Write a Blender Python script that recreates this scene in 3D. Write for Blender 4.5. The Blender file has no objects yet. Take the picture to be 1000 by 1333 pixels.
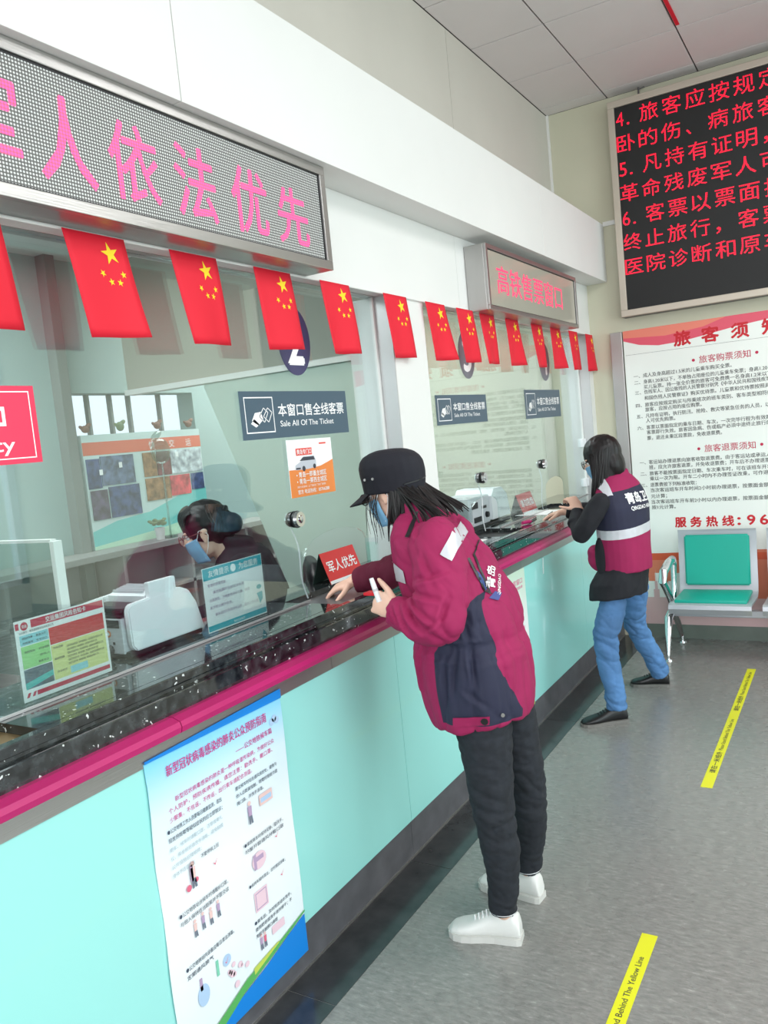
import bpy, bmesh, math, random
from mathutils import Vector, Matrix, noise
from mathutils.bvhtree import BVHTree
V = Vector
random.seed(7)
SC = bpy.context.scene
COL = SC.collection

# ------------------------------------------------------------------ camera
cam_data = bpy.data.cameras.new('camera')
cam = bpy.data.objects.new('camera', cam_data)
COL.objects.link(cam)
SC.camera = cam
r_ = V((0.86008, 0.500754, -0.0974988)); u_ = V((0.0371101, 0.1291976, 0.9909242)); f_ = V((-0.5088062, 0.8558931, -0.0925373))
M = Matrix((r_, u_, -f_)).transposed().to_4x4()
M.translation = V((0, 0, 1.66))
cam.matrix_world = M
cam_data.sensor_fit = 'VERTICAL'
cam_data.sensor_height = 24.0
cam_data.lens = 24.0 * 1057.0 / 1333.0
cam_data.clip_start = 0.05
cam_data.clip_end = 200

# ------------------------------------------------------------------ sky, lights, exposure
world = bpy.data.worlds.new('overcast_sky')
SC.world = world
world.use_nodes = True
bg = world.node_tree.nodes['Background']
bg.inputs[0].default_value = (0.86, 0.93, 1.0, 1)
bg.inputs[1].default_value = 1.5
SC.view_settings.view_transform = 'Standard'
SC.view_settings.look = 'None'
SC.view_settings.exposure = -0.17
SC.view_settings.gamma = 1.0
SC.view_settings.use_curve_mapping = False
SC.cycles.max_bounces = 8
SC.cycles.transparent_max_bounces = 16


def area(name, loc, direction, sx, sy, watts, color=(1, 1, 1)):
    d = bpy.data.lights.new(name, 'AREA')
    d.shape = 'RECTANGLE'; d.size = sx; d.size_y = sy; d.energy = watts; d.color = color
    o = bpy.data.objects.new(name, d)
    COL.objects.link(o)
    o.location = loc
    o.rotation_euler = V(direction).to_track_quat('-Z', 'Y').to_euler()
    return o


area('daylight_right', (5.6, 1.6, 2.0), (-1, 0, -0.05), 7.5, 3.2, 430, (0.97, 0.985, 1.0))
area('daylight_back', (1.2, -4.4, 2.0), (0, 1, -0.05), 6.0, 3.2, 220, (0.97, 0.985, 1.0))
area('hall_fill_near', (1.6, 0.6, 3.8), (0, 0, -1), 2.4, 1.2, 80)  # added soft overhead fill for the deep hall, no ceiling fitting
area('hall_fill_far', (1.6, 3.8, 3.8), (0, 0, -1), 2.4, 1.2, 80)  # same added hall fill, farther along
area('office_fill_near', (-2.9, 1.4, 2.72), (0, 0, -1), 1.0, 1.6, 52)  # added fill to brighten the office, no fitting modelled
area('office_fill_far', (-2.9, 4.6, 2.72), (0, 0, -1), 1.0, 1.6, 52)  # second added office fill


# ------------------------------------------------------------------ materials
def lin(c):
    return c / 12.92 if c <= 0.04045 else ((c + 0.055) / 1.055) ** 2.4


def rgb(r, g, b):
    return (lin(r / 255), lin(g / 255), lin(b / 255), 1)


def nd(nt, t, **kw):
    n = nt.nodes.new(t)
    for k, v in kw.items():
        setattr(n, k, v)
    return n


def mat(name, col, rough=0.6, metal=0.0, var=0.0, vscale=8.0, bump=0.0, bscale=60.0, emit=0.0, spec=0.5, coat=0.0, stretch=None, sheen=0.0):
    m = bpy.data.materials.new(name)
    m.use_nodes = True
    nt = m.node_tree
    b = nt.nodes['Principled BSDF']
    c = rgb(*col)
    b.inputs['Base Color'].default_value = c
    b.inputs['Roughness'].default_value = rough
    b.inputs['Metallic'].default_value = metal
    b.inputs['Specular IOR Level'].default_value = spec
    b.inputs['Coat Weight'].default_value = coat
    b.inputs['Sheen Weight'].default_value = sheen
    if emit:
        b.inputs['Emission Color'].default_value = c
        b.inputs['Emission Strength'].default_value = emit
    if var or bump:
        tc = nd(nt, 'ShaderNodeTexCoord')
        src = tc.outputs['Object']
        if stretch:
            mp = nd(nt, 'ShaderNodeMapping')
            mp.inputs['Scale'].default_value = stretch
            nt.links.new(src, mp.inputs[0]); src = mp.outputs[0]
    if var:
        n = nd(nt, 'ShaderNodeTexNoise'); n.inputs['Scale'].default_value = vscale; n.inputs['Detail'].default_value = 6
        nt.links.new(src, n.inputs['Vector'])
        rp = nd(nt, 'ShaderNodeValToRGB')
        lo = tuple(max(0, x * (1 - var)) for x in c[:3]) + (1,)
        hi = tuple(min(1, x * (1 + var)) for x in c[:3]) + (1,)
        rp.color_ramp.elements[0].position = 0.3; rp.color_ramp.elements[0].color = lo
        rp.color_ramp.elements[1].position = 0.7; rp.color_ramp.elements[1].color = hi
        nt.links.new(n.outputs[0], rp.inputs[0]); nt.links.new(rp.outputs[0], b.inputs['Base Color'])
    if bump:
        n2 = nd(nt, 'ShaderNodeTexNoise'); n2.inputs['Scale'].default_value = bscale; n2.inputs['Detail'].default_value = 4
        nt.links.new(src, n2.inputs['Vector'])
        bp = nd(nt, 'ShaderNodeBump'); bp.inputs['Strength'].default_value = bump; bp.inputs['Distance'].default_value = 0.01
        nt.links.new(n2.outputs[0], bp.inputs['Height']); nt.links.new(bp.outputs[0], b.inputs['Normal'])
    return m


MT = {}
MT['white_wall'] = mat('white painted panel', (232, 232, 229), 0.55, var=0.02, vscale=2)
MT['beige_wall'] = mat('beige painted wall', (208, 204, 194), 0.75, var=0.03, vscale=2, bump=0.05, bscale=120)
MT['far_wall'] = mat('cream painted wall', (206, 204, 182), 0.75, var=0.03, vscale=2, bump=0.05, bscale=120)
MT['seam'] = mat('dark joint', (120, 116, 110), 0.9)
MT['ceiling_tile'] = mat('ceiling tile', (226, 220, 220), 0.7, var=0.02, vscale=3)
MT['grid'] = mat('ceiling joint', (96, 92, 92), 0.8)
MT['teal'] = mat('teal back painted glass', (160, 230, 224), 0.22, spec=0.55, coat=0.3)
MT['magenta'] = mat('magenta bumper', (186, 34, 106), 0.36, var=0.05, vscale=3)
MT['steel'] = mat('brushed steel', (178, 176, 174), 0.34, metal=0.85, bump=0.08, bscale=300, stretch=(1, 0.02, 1))
MT['steel_dark'] = mat('dark steel', (104, 102, 104), 0.4, metal=0.6, var=0.15, vscale=6)
MT['chrome'] = mat('chrome', (222, 222, 224), 0.12, metal=1.0)
MT['kick'] = mat('grey stone kickboard', (92, 92, 96), 0.3, var=0.2, vscale=12)
MT['black_plastic'] = mat('black plastic', (26, 27, 30), 0.4)
MT['white_plastic'] = mat('white plastic', (238, 240, 242), 0.35)
MT['grey_plastic'] = mat('grey plastic', (198, 200, 204), 0.4)
MT['chair_metal'] = mat('silver powder coat', (192, 194, 200), 0.32, metal=0.35)
MT['chair_pad'] = mat('teal vinyl', (14, 168, 148), 0.42, bump=0.05, bscale=400)
MT['white_print'] = mat('white print', (250, 250, 250), 0.5)
MT['paper'] = mat('white paper', (240, 240, 240), 0.7)
MT['red_print'] = mat('red print', (206, 24, 40), 0.5)
MT['black_print'] = mat('black print', (52, 54, 58), 0.6)
MT['flag_red'] = mat('red flag cloth', (226, 22, 48), 0.7, bump=0.06, bscale=500)
MT['flag_yellow'] = mat('yellow star print', (250, 214, 40), 0.7)
MT['office_wall'] = mat('grey green office wall', (166, 186, 183), 0.8, var=0.03, vscale=2)
MT['office_grey'] = mat('office grey', (150, 150, 148), 0.6)
MT['shelf_grey'] = mat('grey laminate', (172, 168, 166), 0.5, var=0.05, vscale=4)
MT['skin'] = mat('skin', (232, 190, 168), 0.5, var=0.04, vscale=20)
MT['tray'] = mat('brass coloured tray', (128, 104, 66), 0.35, metal=0.6)
MT['black_fabric'] = mat('black cloth', (24, 25, 30), 0.85, bump=0.15, bscale=300)


def granite():
    m = bpy.data.materials.new('black granite with pale flecks'); m.use_nodes = True
    nt = m.node_tree; b = nt.nodes['Principled BSDF']
    tc = nd(nt, 'ShaderNodeTexCoord')
    n = nd(nt, 'ShaderNodeTexNoise'); n.inputs['Scale'].default_value = 38; n.inputs['Detail'].default_value = 5
    nt.links.new(tc.outputs['Object'], n.inputs['Vector'])
    rp = nd(nt, 'ShaderNodeValToRGB')
    rp.color_ramp.elements[0].position = 0.35; rp.color_ramp.elements[0].color = rgb(16, 18, 20)
    rp.color_ramp.elements[1].position = 0.72; rp.color_ramp.elements[1].color = rgb(62, 68, 70)
    nt.links.new(n.outputs[0], rp.inputs[0])
    w = nd(nt, 'ShaderNodeTexNoise'); w.inputs['Scale'].default_value = 60
    nt.links.new(tc.outputs['Object'], w.inputs['Vector'])
    mp = nd(nt, 'ShaderNodeVectorMath', operation='MULTIPLY_ADD')
    mp.inputs[1].default_value = (0.03, 0.03, 0.03)
    nt.links.new(w.outputs['Color'], mp.inputs[0]); nt.links.new(tc.outputs['Object'], mp.inputs[2])
    vo = nd(nt, 'ShaderNodeTexVoronoi'); vo.inputs['Scale'].default_value = 46
    nt.links.new(mp.outputs[0], vo.inputs['Vector'])
    c = nd(nt, 'ShaderNodeMath', operation='LESS_THAN'); c.inputs[1].default_value = 0.17
    nt.links.new(vo.outputs['Distance'], c.inputs[0])
    big = nd(nt, 'ShaderNodeTexNoise'); big.inputs['Scale'].default_value = 11
    nt.links.new(tc.outputs['Object'], big.inputs['Vector'])
    c2 = nd(nt, 'ShaderNodeMath', operation='GREATER_THAN'); c2.inputs[1].default_value = 0.5
    nt.links.new(big.outputs[0], c2.inputs[0])
    c3 = nd(nt, 'ShaderNodeMath', operation='MULTIPLY')
    nt.links.new(c.outputs[0], c3.inputs[0]); nt.links.new(c2.outputs[0], c3.inputs[1])
    mx = nd(nt, 'ShaderNodeMix', data_type='RGBA')
    nt.links.new(c3.outputs[0], mx.inputs['Factor'])
    nt.links.new(rp.outputs[0], mx.inputs[6]); mx.inputs[7].default_value = rgb(214, 220, 218)
    nt.links.new(mx.outputs[2], b.inputs['Base Color'])
    b.inputs['Roughness'].default_value = 0.07
    b.inputs['Specular IOR Level'].default_value = 0.8
    b.inputs['Coat Weight'].default_value = 0.6; b.inputs['Coat Roughness'].default_value = 0.03
    return m


def floor_mat():
    m = bpy.data.materials.new('grey marbled linoleum'); m.use_nodes = True
    nt = m.node_tree; b = nt.nodes['Principled BSDF']
    tc = nd(nt, 'ShaderNodeTexCoord')
    mp = nd(nt, 'ShaderNodeMapping'); mp.inputs['Scale'].default_value = (1.0, 3.2, 1)
    nt.links.new(tc.outputs['Object'], mp.inputs[0])
    n = nd(nt, 'ShaderNodeTexNoise'); n.inputs['Scale'].default_value = 26; n.inputs['Detail'].default_value = 8; n.inputs['Roughness'].default_value = 0.72
    nt.links.new(mp.outputs[0], n.inputs['Vector'])
    rp = nd(nt, 'ShaderNodeValToRGB')
    e = rp.color_ramp.elements
    e[0].position = 0.30; e[0].color = rgb(112, 112, 109)
    e[1].position = 0.6; e[1].color = rgb(148, 147, 143)
    x = e.new(0.72); x.color = rgb(186, 186, 180)
    nt.links.new(n.outputs[0], rp.inputs[0]); nt.links.new(rp.outputs[0], b.inputs['Base Color'])
    n2 = nd(nt, 'ShaderNodeTexNoise'); n2.inputs['Scale'].default_value = 9; n2.inputs['Detail'].default_value = 3
    nt.links.new(tc.outputs['Object'], n2.inputs['Vector'])
    mr = nd(nt, 'ShaderNodeMapRange'); mr.inputs[3].default_value = 0.2; mr.inputs[4].default_value = 0.34
    nt.links.new(n2.outputs[0], mr.inputs[0]); nt.links.new(mr.outputs[0], b.inputs['Roughness'])
    b.inputs['Specular IOR Level'].default_value = 0.6
    return m


def glass_mat(name, tint=(0.90, 0.965, 0.965), base=0.11, gain=0.7):
    m = bpy.data.materials.new(name); m.use_nodes = True
    nt = m.node_tree; nt.nodes.clear()
    out = nd(nt, 'ShaderNodeOutputMaterial')
    tr = nd(nt, 'ShaderNodeBsdfTransparent'); tr.inputs[0].default_value = (*tint, 1)
    gl = nd(nt, 'ShaderNodeBsdfGlossy'); gl.inputs['Roughness'].default_value = 0.0
    lw = nd(nt, 'ShaderNodeLayerWeight'); lw.inputs[0].default_value = 0.5
    p = nd(nt, 'ShaderNodeMath', operation='POWER'); p.inputs[1].default_value = 4.0
    a = nd(nt, 'ShaderNodeMath', operation='MULTIPLY_ADD'); a.inputs[1].default_value = gain; a.inputs[2].default_value = base
    mx = nd(nt, 'ShaderNodeMixShader')
    nt.links.new(lw.outputs['Facing'], p.inputs[0]); nt.links.new(p.outputs[0], a.inputs[0])
    nt.links.new(a.outputs[0], mx.inputs[0]); nt.links.new(tr.outputs[0], mx.inputs[1]); nt.links.new(gl.outputs[0], mx.inputs[2])
    nt.links.new(mx.outputs[0], out.inputs[0])
    return m


def led_mat(name, on, off, pitch, axis, emit, dotr=0.33, offemit=0.0):
    """LED matrix: round dots on a dark mask. axis: which object axes carry the grid."""
    m = bpy.data.materials.new(name); m.use_nodes = True
    nt = m.node_tree; b = nt.nodes['Principled BSDF']
    g = nd(nt, 'ShaderNodeNewGeometry')
    sp = nd(nt, 'ShaderNodeSeparateXYZ'); nt.links.new(g.outputs['Position'], sp.inputs[0])
    sq = []
    for ax in axis:
        d = nd(nt, 'ShaderNodeMath', operation='DIVIDE'); d.inputs[1].default_value = pitch
        nt.links.new(sp.outputs[ax], d.inputs[0])
        fr = nd(nt, 'ShaderNodeMath', operation='FRACT'); nt.links.new(d.outputs[0], fr.inputs[0])
        s = nd(nt, 'ShaderNodeMath', operation='SUBTRACT'); s.inputs[1].default_value = 0.5; nt.links.new(fr.outputs[0], s.inputs[0])
        q = nd(nt, 'ShaderNodeMath', operation='POWER'); q.inputs[1].default_value = 2; nt.links.new(s.outputs[0], q.inputs[0])
        sq.append(q)
    ad = nd(nt, 'ShaderNodeMath', operation='ADD'); nt.links.new(sq[0].outputs[0], ad.inputs[0]); nt.links.new(sq[1].outputs[0], ad.inputs[1])
    lt = nd(nt, 'ShaderNodeMath', operation='LESS_THAN'); lt.inputs[1].default_value = dotr * dotr; nt.links.new(ad.outputs[0], lt.inputs[0])
    mx = nd(nt, 'ShaderNodeMix', data_type='RGBA')
    nt.links.new(lt.outputs[0], mx.inputs['Factor'])
    mx.inputs[6].default_value = rgb(*off); mx.inputs[7].default_value = rgb(*on)
    nt.links.new(mx.outputs[2], b.inputs['Base Color'])
    b.inputs['Roughness'].default_value = 0.5
    if emit:
        nt.links.new(mx.outputs[2], b.inputs['Emission Color'])
        st = nd(nt, 'ShaderNodeMath', operation='MULTIPLY_ADD'); st.inputs[1].default_value = emit; st.inputs[2].default_value = offemit
        nt.links.new(lt.outputs[0], st.inputs[0]); nt.links.new(st.outputs[0], b.inputs['Emission Strength'])
    return m


MT['granite'] = granite()
MT['floor'] = floor_mat()
MT['glass'] = glass_mat('clear window glass')
MT['acrylic'] = glass_mat('clear acrylic', (0.97, 0.98, 0.975), 0.04, 0.5)
MT['frost'] = glass_mat('pale screen glass', (0.72, 0.8, 0.78), 0.12, 0.5)


# ------------------------------------------------------------------ mesh helpers
class MB:
    def __init__(s):
        s.v = []; s.f = []; s.m = []; s.sm = False

    def add(s, vs, fs, mi=0):
        o = len(s.v); s.v += [tuple(v) for v in vs]
        s.f += [tuple(i + o for i in f) for f in fs]; s.m += [mi] * len(fs)

    def box(s, a, b, mi=0, bev=0.0):
        x0, y0, z0 = a; x1, y1, z1 = b
        if bev <= 0:
            s.add([(x0, y0, z0), (x1, y0, z0), (x1, y1, z0), (x0, y1, z0), (x0, y0, z1), (x1, y0, z1), (x1, y1, z1), (x0, y1, z1)],
                  [(0, 3, 2, 1), (4, 5, 6, 7), (0, 1, 5, 4), (1, 2, 6, 5), (2, 3, 7, 6), (3, 0, 4, 7)], mi)
        else:
            bm = bmesh.new(); bmesh.ops.create_cube(bm, size=1)
            for v in bm.verts:
                v.co = V(((x0 + x1) / 2 + v.co.x * (x1 - x0), (y0 + y1) / 2 + v.co.y * (y1 - y0), (z0 + z1) / 2 + v.co.z * (z1 - z0)))
            bmesh.ops.bevel(bm, geom=list(bm.edges), offset=bev, segments=2, profile=0.6, affect='EDGES')
            s.bm(bm, mi)

    def bm(s, bm, mi=0):
        bm.verts.index_update()
        s.add([v.co[:] for v in bm.verts], [[v.index for v in f.verts] for f in bm.faces], mi); bm.free()

    def cyl(s, p0, p1, r0, r1=None, n=12, mi=0, cap=True):
        p0 = V(p0); p1 = V(p1); r1 = r0 if r1 is None else r1
        t = (p1 - p0).normalized(); u = t.orthogonal().normalized(); w = t.cross(u)
        vs = []
        for p, r in ((p0, r0), (p1, r1)):
            vs += [p + (u * math.cos(2 * math.pi * i / n) + w * math.sin(2 * math.pi * i / n)) * r for i in range(n)]
        fs = [(i, (i + 1) % n, n + (i + 1) % n, n + i) for i in range(n)]
        if cap: fs += [tuple(range(n))[::-1], tuple(range(n, 2 * n))]
        s.add(vs, fs, mi)

    def tube(s, pts, r, n=8, mi=0, flat=None):
        """round tube through pts; r a number or a list"""
        pts = [V(p) for p in pts]
        rs = r if isinstance(r, (list, tuple)) else [r] * len(pts)
        t0 = (pts[1] - pts[0]).normalized(); u = t0.orthogonal().normalized()
        vs = []
        for i, p in enumerate(pts):
            a = pts[max(0, i - 1)]; b = pts[min(len(pts) - 1, i + 1)]
            t = (b - a).normalized(); u = (u - t * u.dot(t)).normalized(); w = t.cross(u)
            k = 1 if flat is None else flat
            vs += [p + (u * math.cos(2 * math.pi * j / n) * rs[i] + w * math.sin(2 * math.pi * j / n) * rs[i] * k) for j in range(n)]
        fs = []
        for i in range(len(pts) - 1):
            for j in range(n):
                a = i * n + j; b = i * n + (j + 1) % n
                fs.append((a, b, b + n, a + n))
        fs += [tuple(range(n))[::-1], tuple(range((len(pts) - 1) * n, len(pts) * n))]
        s.add(vs, fs, mi)

    def loft(s, rings, mi=0, cap=True):
        """rings: (center, u, v) with u, v scaled half axes; n=20; superellipse power optional"""
        n = 24; vs = []
        for R in rings:
            c, u, w = V(R[0]), V(R[1]), V(R[2]); k = R[3] if len(R) > 3 else 1.0
            for j in range(n):
                a = 2 * math.pi * j / n; ca, sa = math.cos(a), math.sin(a)
                ca = math.copysign(abs(ca) ** k, ca); sa = math.copysign(abs(sa) ** k, sa)
                vs.append(c + u * ca + w * sa)
        fs = []
        for i in range(len(rings) - 1):
            for j in range(n):
                a = i * n + j; b = i * n + (j + 1) % n
                fs.append((a, b, b + n, a + n))
        if cap: fs += [tuple(range(n))[::-1], tuple(range((len(rings) - 1) * n, len(rings) * n))]
        s.add(vs, fs, mi)

    def ell(s, c, r, rot=None, mi=0, seg=16):
        bm = bmesh.new(); bmesh.ops.create_uvsphere(bm, u_segments=seg, v_segments=max(6, seg // 2 + 2), radius=1)
        R = rot if rot is not None else Matrix.Identity(3)
        for v in bm.verts: v.co = V(c) + R @ V((v.co.x * r[0], v.co.y * r[1], v.co.z * r[2]))
        s.bm(bm, mi)

    def poly(s, pts, mi=0):
        s.add(pts, [tuple(range(len(pts)))], mi)

    def prism(s, pl, pts, h0, h1, mi=0):
        n = len(pts)
        vs = [pl(a, b, h0) for a, b in pts] + [pl(a, b, h1) for a, b in pts]
        fs = [tuple(range(n))[::-1], tuple(range(n, 2 * n))] + [(i, (i + 1) % n, n + (i + 1) % n, n + i) for i in range(n)]
        s.add(vs, fs, mi)

    def build(s, name, m, parent=None, smooth=False, kind=None, fixn=False):
        me = bpy.data.meshes.new(name)
        me.from_pydata(s.v, [], s.f)
        for x in (m if isinstance(m, (list, tuple)) else [m]):
            me.materials.append(MT[x] if isinstance(x, str) else x)
        me.polygons.foreach_set('material_index', s.m)
        if fixn:
            bm = bmesh.new(); bm.from_mesh(me); bmesh.ops.recalc_face_normals(bm, faces=bm.faces); bm.to_mesh(me); bm.free()
        if smooth:
            me.polygons.foreach_set('use_smooth', [True] * len(me.polygons))
            try: me.set_sharp_from_angle(angle=math.radians(40))
            except Exception: pass
        me.update()
        o = bpy.data.objects.new(name, me); COL.objects.link(o)
        if parent: o.parent = parent; o.matrix_parent_inverse = parent.matrix_world.inverted()
        if kind: o['kind'] = kind
        return o


def box(name, a, b, m, parent=None, bev=0.0, kind=None):
    mb = MB(); mb.box(a, b, 0, bev); return mb.build(name, m, parent, kind=kind)


def thing(name, label, cat, loc, group=None):
    o = bpy.data.objects.new(name, None); COL.objects.link(o)
    o.empty_display_size = 0.1
    o.location = loc; o.matrix_world = Matrix.Translation(V(loc))
    o['label'] = label; o['category'] = cat
    if group: o['group'] = group
    return o


def tag(o, label, cat, group=None):
    o['label'] = label; o['category'] = cat
    if group: o['group'] = group
    return o


class Plane:
    def __init__(s, o, u, v):
        s.o = V(o); s.u = V(u).normalized(); s.v = V(v).normalized(); s.n = s.u.cross(s.v)

    def __call__(s, a, b, h=0.0):
        return s.o + s.u * a + s.v * b + s.n * h


WALL_L = lambda x: Plane((x, 0, 0), (0, 1, 0), (0, 0, 1))      # a = Y, b = Z, faces the hall
WALL_F = lambda y: Plane((0, y, 0), (1, 0, 0), (0, 0, 1))      # a = X, b = Z, faces the camera
_tc = {}


def glyphs(s, bold=0.0):
    k = (s, bold)
    if k not in _tc:
        c = bpy.data.curves.new('t', 'FONT'); c.body = s; c.size = 1; c.offset = bold; c.resolution_u = 3
        o = bpy.data.objects.new('t', c); COL.objects.link(o)
        bpy.context.view_layer.update()
        me = bpy.data.meshes.new_from_object(o.evaluated_get(bpy.context.evaluated_depsgraph_get()))
        vs = [v.co.xy[:] for v in me.vertices]; fs = [tuple(p.vertices) for p in me.polygons]
        bpy.data.objects.remove(o); bpy.data.curves.remove(c); bpy.data.meshes.remove(me)
        _tc[k] = (vs, fs)
    return _tc[k]


def put_text(mb, pl, s, a, b, h, w=None, bold=0.0, off=0.001, mi=0, shear=0.0, rot=0.0):
    """string s from (a, b) as lower left, glyph height h, total width w"""
    vs, fs = glyphs(s)
    if not vs: return
    if bold > 0:                       # heavier strokes: the outline laid down again a hair to each side
        e_ = bold * 1.3 * h
        for k_, (da, db) in enumerate(((-e_, 0), (e_, 0), (0, e_), (0, -e_)) if bold >= 0.008 else ((-e_, 0), (e_, 0))):
            put_text(mb, pl, s, a + da, b + db, h, w, 0.0, off + 0.00012 * k_, mi, shear, rot)
        return
    x0 = min(v[0] for v in vs); x1 = max(v[0] for v in vs)
    cjk = any(ord(ch) > 0x2e80 for ch in s)
    y0, y1 = (-0.08, 0.85) if cjk else (0.0, 0.72)
    sy = h / (y1 - y0); sx = (w / (x1 - x0)) if w else sy
    cr, sr = math.cos(rot), math.sin(rot)
    out = []
    for x, y in vs:
        p = (x - x0) * sx + shear * (y - y0) * sy; q = (y - y0) * sy
        out.append(pl(a + p * cr - q * sr, b + p * sr + q * cr, off))
    mb.add(out, fs, mi)


def flat(mb, pl, pts, off=0.0006, mi=0):
    mb.poly([pl(a, b, off) for a, b in pts], mi)


def rect(a0, b0, a1, b1):
    return [(a0, b0), (a1, b0), (a1, b1), (a0, b1)]


def frame(mb, pl, a0, b0, a1, b1, t, off=0.0008, mi=0):
    flat(mb, pl, rect(a0, b0, a1, b0 + t), off, mi); flat(mb, pl, rect(a0, b1 - t, a1, b1), off, mi)
    flat(mb, pl, rect(a0, b0 + t, a0 + t, b1 - t), off, mi); flat(mb, pl, rect(a1 - t, b0 + t, a1, b1 - t), off, mi)


def disc(cx, cy, r, n=24, ry=None):
    ry = ry or r
    return [(cx + r * math.cos(2 * math.pi * i / n), cy + ry * math.sin(2 * math.pi * i / n)) for i in range(n)]


YF = 6.02
ZC = 3.85
# ------------------------------------------------------------------ STRUCTURE
fl = box('floor', (-4.4, -4.6, -0.05), (5.8, 6.2, 0.0), 'floor', kind='structure')
MT['border'] = mat('dark stone border', (58, 60, 62), 0.16, var=0.25, vscale=14)
y = -2.2
while y < 6.0:
    box('border_slab', (-1.6, y, -0.01), (-1.402, min(y + 0.797, YF), 0.0015), 'border', fl); y += 0.8

wl = box('wall_left', (-2.05, -4.5, 2.6), (-1.89, YF, ZC), 'beige_wall', kind='structure')
for a, b in ((-4.5, -1.6), (-1.6, 1.36), (1.36, 4.33), (4.33, YF)):
    box('wall_panel', (-1.889, a + 0.002, 2.9), (-1.884, b - 0.002, ZC - 0.002), 'beige_wall', wl)
seams = (-4.5, -1.2, 1.73, 4.655, YF)
for a, b in zip(seams[:-1], seams[1:]):                         # bulkhead in long white sections
    box('bulkhead_panel', (-1.884, a + 0.0015, 2.6), (-1.53, b - 0.0015, 3.005), 'white_wall', wl, bev=0.002)
box('bulkhead_core', (-1.88, -4.5, 2.603), (-1.533, YF - 0.003, 3.002), 'seam', wl)
for a, b in ((-4.5, 0.2), (0.2, 3.75), (3.75, YF)):
    box('fascia_panel', (-1.80, a + 0.001, 2.247), (-1.68, b - 0.001, 2.599), 'white_wall', wl)
box('pillar', (-1.90, 3.042, 1.04), (-1.68, 3.342, 2.247), 'white_wall', wl)
box('pillar', (-1.90, 5.93, 1.04), (-1.68, YF, 2.247), 'white_wall', wl)
MT['jamb'] = mat('satin aluminium', (196, 196, 196), 0.35, metal=0.5)
box('jamb_lining', (-1.755, 3.036, 1.087), (-1.681, 3.042, 2.247), 'jamb', wl)
box('jamb_lining', (-1.755, 5.924, 1.087), (-1.681, 5.93, 2.247), 'jamb', wl)

wf = box('wall_far', (-4.4, YF, 0), (5.8, YF + 0.15, ZC), 'far_wall', kind='structure')
box('corner_trim', (-1.884, YF - 0.012, 3.005), (-1.868, YF, ZC), 'white_wall', wf)
box('rail_trim', (-1.53, YF - 0.014, 2.99), (-1.44, YF, 3.02), 'white_wall', wf)
box('edge_trim', (-1.532, YF - 0.03, 0.0), (-1.447, YF, 2.235), 'steel', wf, bev=0.004)
bf = box('baseboard_far', (-1.44, YF - 0.02, 0.0), (5.6, YF, 0.10), mat('grey stone baseboard', (116, 124, 116), 0.35, var=0.1, vscale=10), kind='structure')

# ceiling: slab with each tile a piece of its own
cl = box('ceiling', (-2.0, -4.6, ZC + 0.012), (5.8, 6.2, ZC + 0.08), 'grid', kind='structure')
tile_me = {}
xs = [-1.884, -1.44] + [-1.44 + 0.6 * i for i in range(1, 13)]
ys = [YF, 5.87] + [5.87 - 0.6 * i for i in range(1, 18)]
for i in range(len(xs) - 1):
    for j in range(len(ys) - 1):
        w = xs[i + 1] - xs[i] - 0.009; d = ys[j] - ys[j + 1] - 0.009
        k = (round(w, 3), round(d, 3))
        if k not in tile_me:
            mb = MB(); mb.box((0, 0, 0), (w, d, 0.011), 0, 0.002)
            o = mb.build('ceiling_tile', 'ceiling_tile', cl); tile_me[k] = o.data
        else:
            o = bpy.data.objects.new('ceiling_tile', tile_me[k]); COL.objects.link(o); o.parent = cl
        o.location = (xs[i] + 0.0045, ys[j + 1] + 0.0045, ZC)
strip = box('red_strip', (-0.832, 4.62, ZC - 0.006), (-0.812, 5.22, ZC - 0.001), 'flag_red')
tag(strip, 'thin red strip lying along a joint of the ceiling tiles', 'strip')
hk = MB(); hk.cyl((-1.22, 5.985, 3.80), (-1.22, 5.985, 3.849), 0.006); hk.tube([(-1.22, 5.985, 3.835), (-1.18, 5.985, 3.842)], 0.004)
tag(hk.build('ceiling_hook', 'steel_dark'), 'small dark metal hook under the ceiling above the large red text display', 'hook')

# the glazed side of the hall and the wall behind the camera
mw = mat('white window profile', (230, 232, 234), 0.4)
wr = MB()
wr.box((5.0, -4.5, 0), (5.15, YF, 0.35)); wr.box((5.0, -4.5, 3.5), (5.15, YF, ZC))
wrr = wr.build('wall_right', 'beige_wall', kind='structure')
n = 0
for a, b in ((-4.5, -1.9), (-1.9, 0.7), (0.7, 3.3), (3.3, YF)):
    n += 1
    fr = MB()
    for yy in (a + 0.05, (a + b) / 2, b - 0.05): fr.box((5.0, yy - 0.05, 0.35), (5.12, yy + 0.05, 3.5))
    fr.box((5.0, a, 2.5), (5.1, b, 2.58)); fr.box((5.0, a, 0.35), (5.1, b, 0.42))
    wobj = fr.build('window_%d' % (n + 2), mw, kind='structure')
    box('pane', (5.05, a + 0.1, 0.42), (5.056, b - 0.1, 3.5), 'glass', wobj)
wbk = MB(); wbk.box((-4.4, -4.65, 0), (-2.0, -4.5, ZC)); wbk.box((-2.0, -4.65, 3.4), (5.1, -4.5, ZC)); wbk.box((4.3, -4.65, 0), (5.1, -4.5, 3.4)); wbk.box((-2.0, -4.65, 0), (-1.7, -4.5, 3.4))
wbk.build('wall_back', 'beige_wall', kind='structure')
fr = MB()
for xx in (-1.6, -0.2, 1.2, 2.6, 4.2): fr.box((xx - 0.05, -4.62, 0), (xx + 0.05, -4.52, 3.4))
fr.build('window_7', mw, kind='structure')
gd = box('ground', (-30, -40, -0.12), (60, 40, -0.06), mat('pale paving', (150, 150, 146), 0.9, var=0.1, vscale=1), kind='structure')
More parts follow.
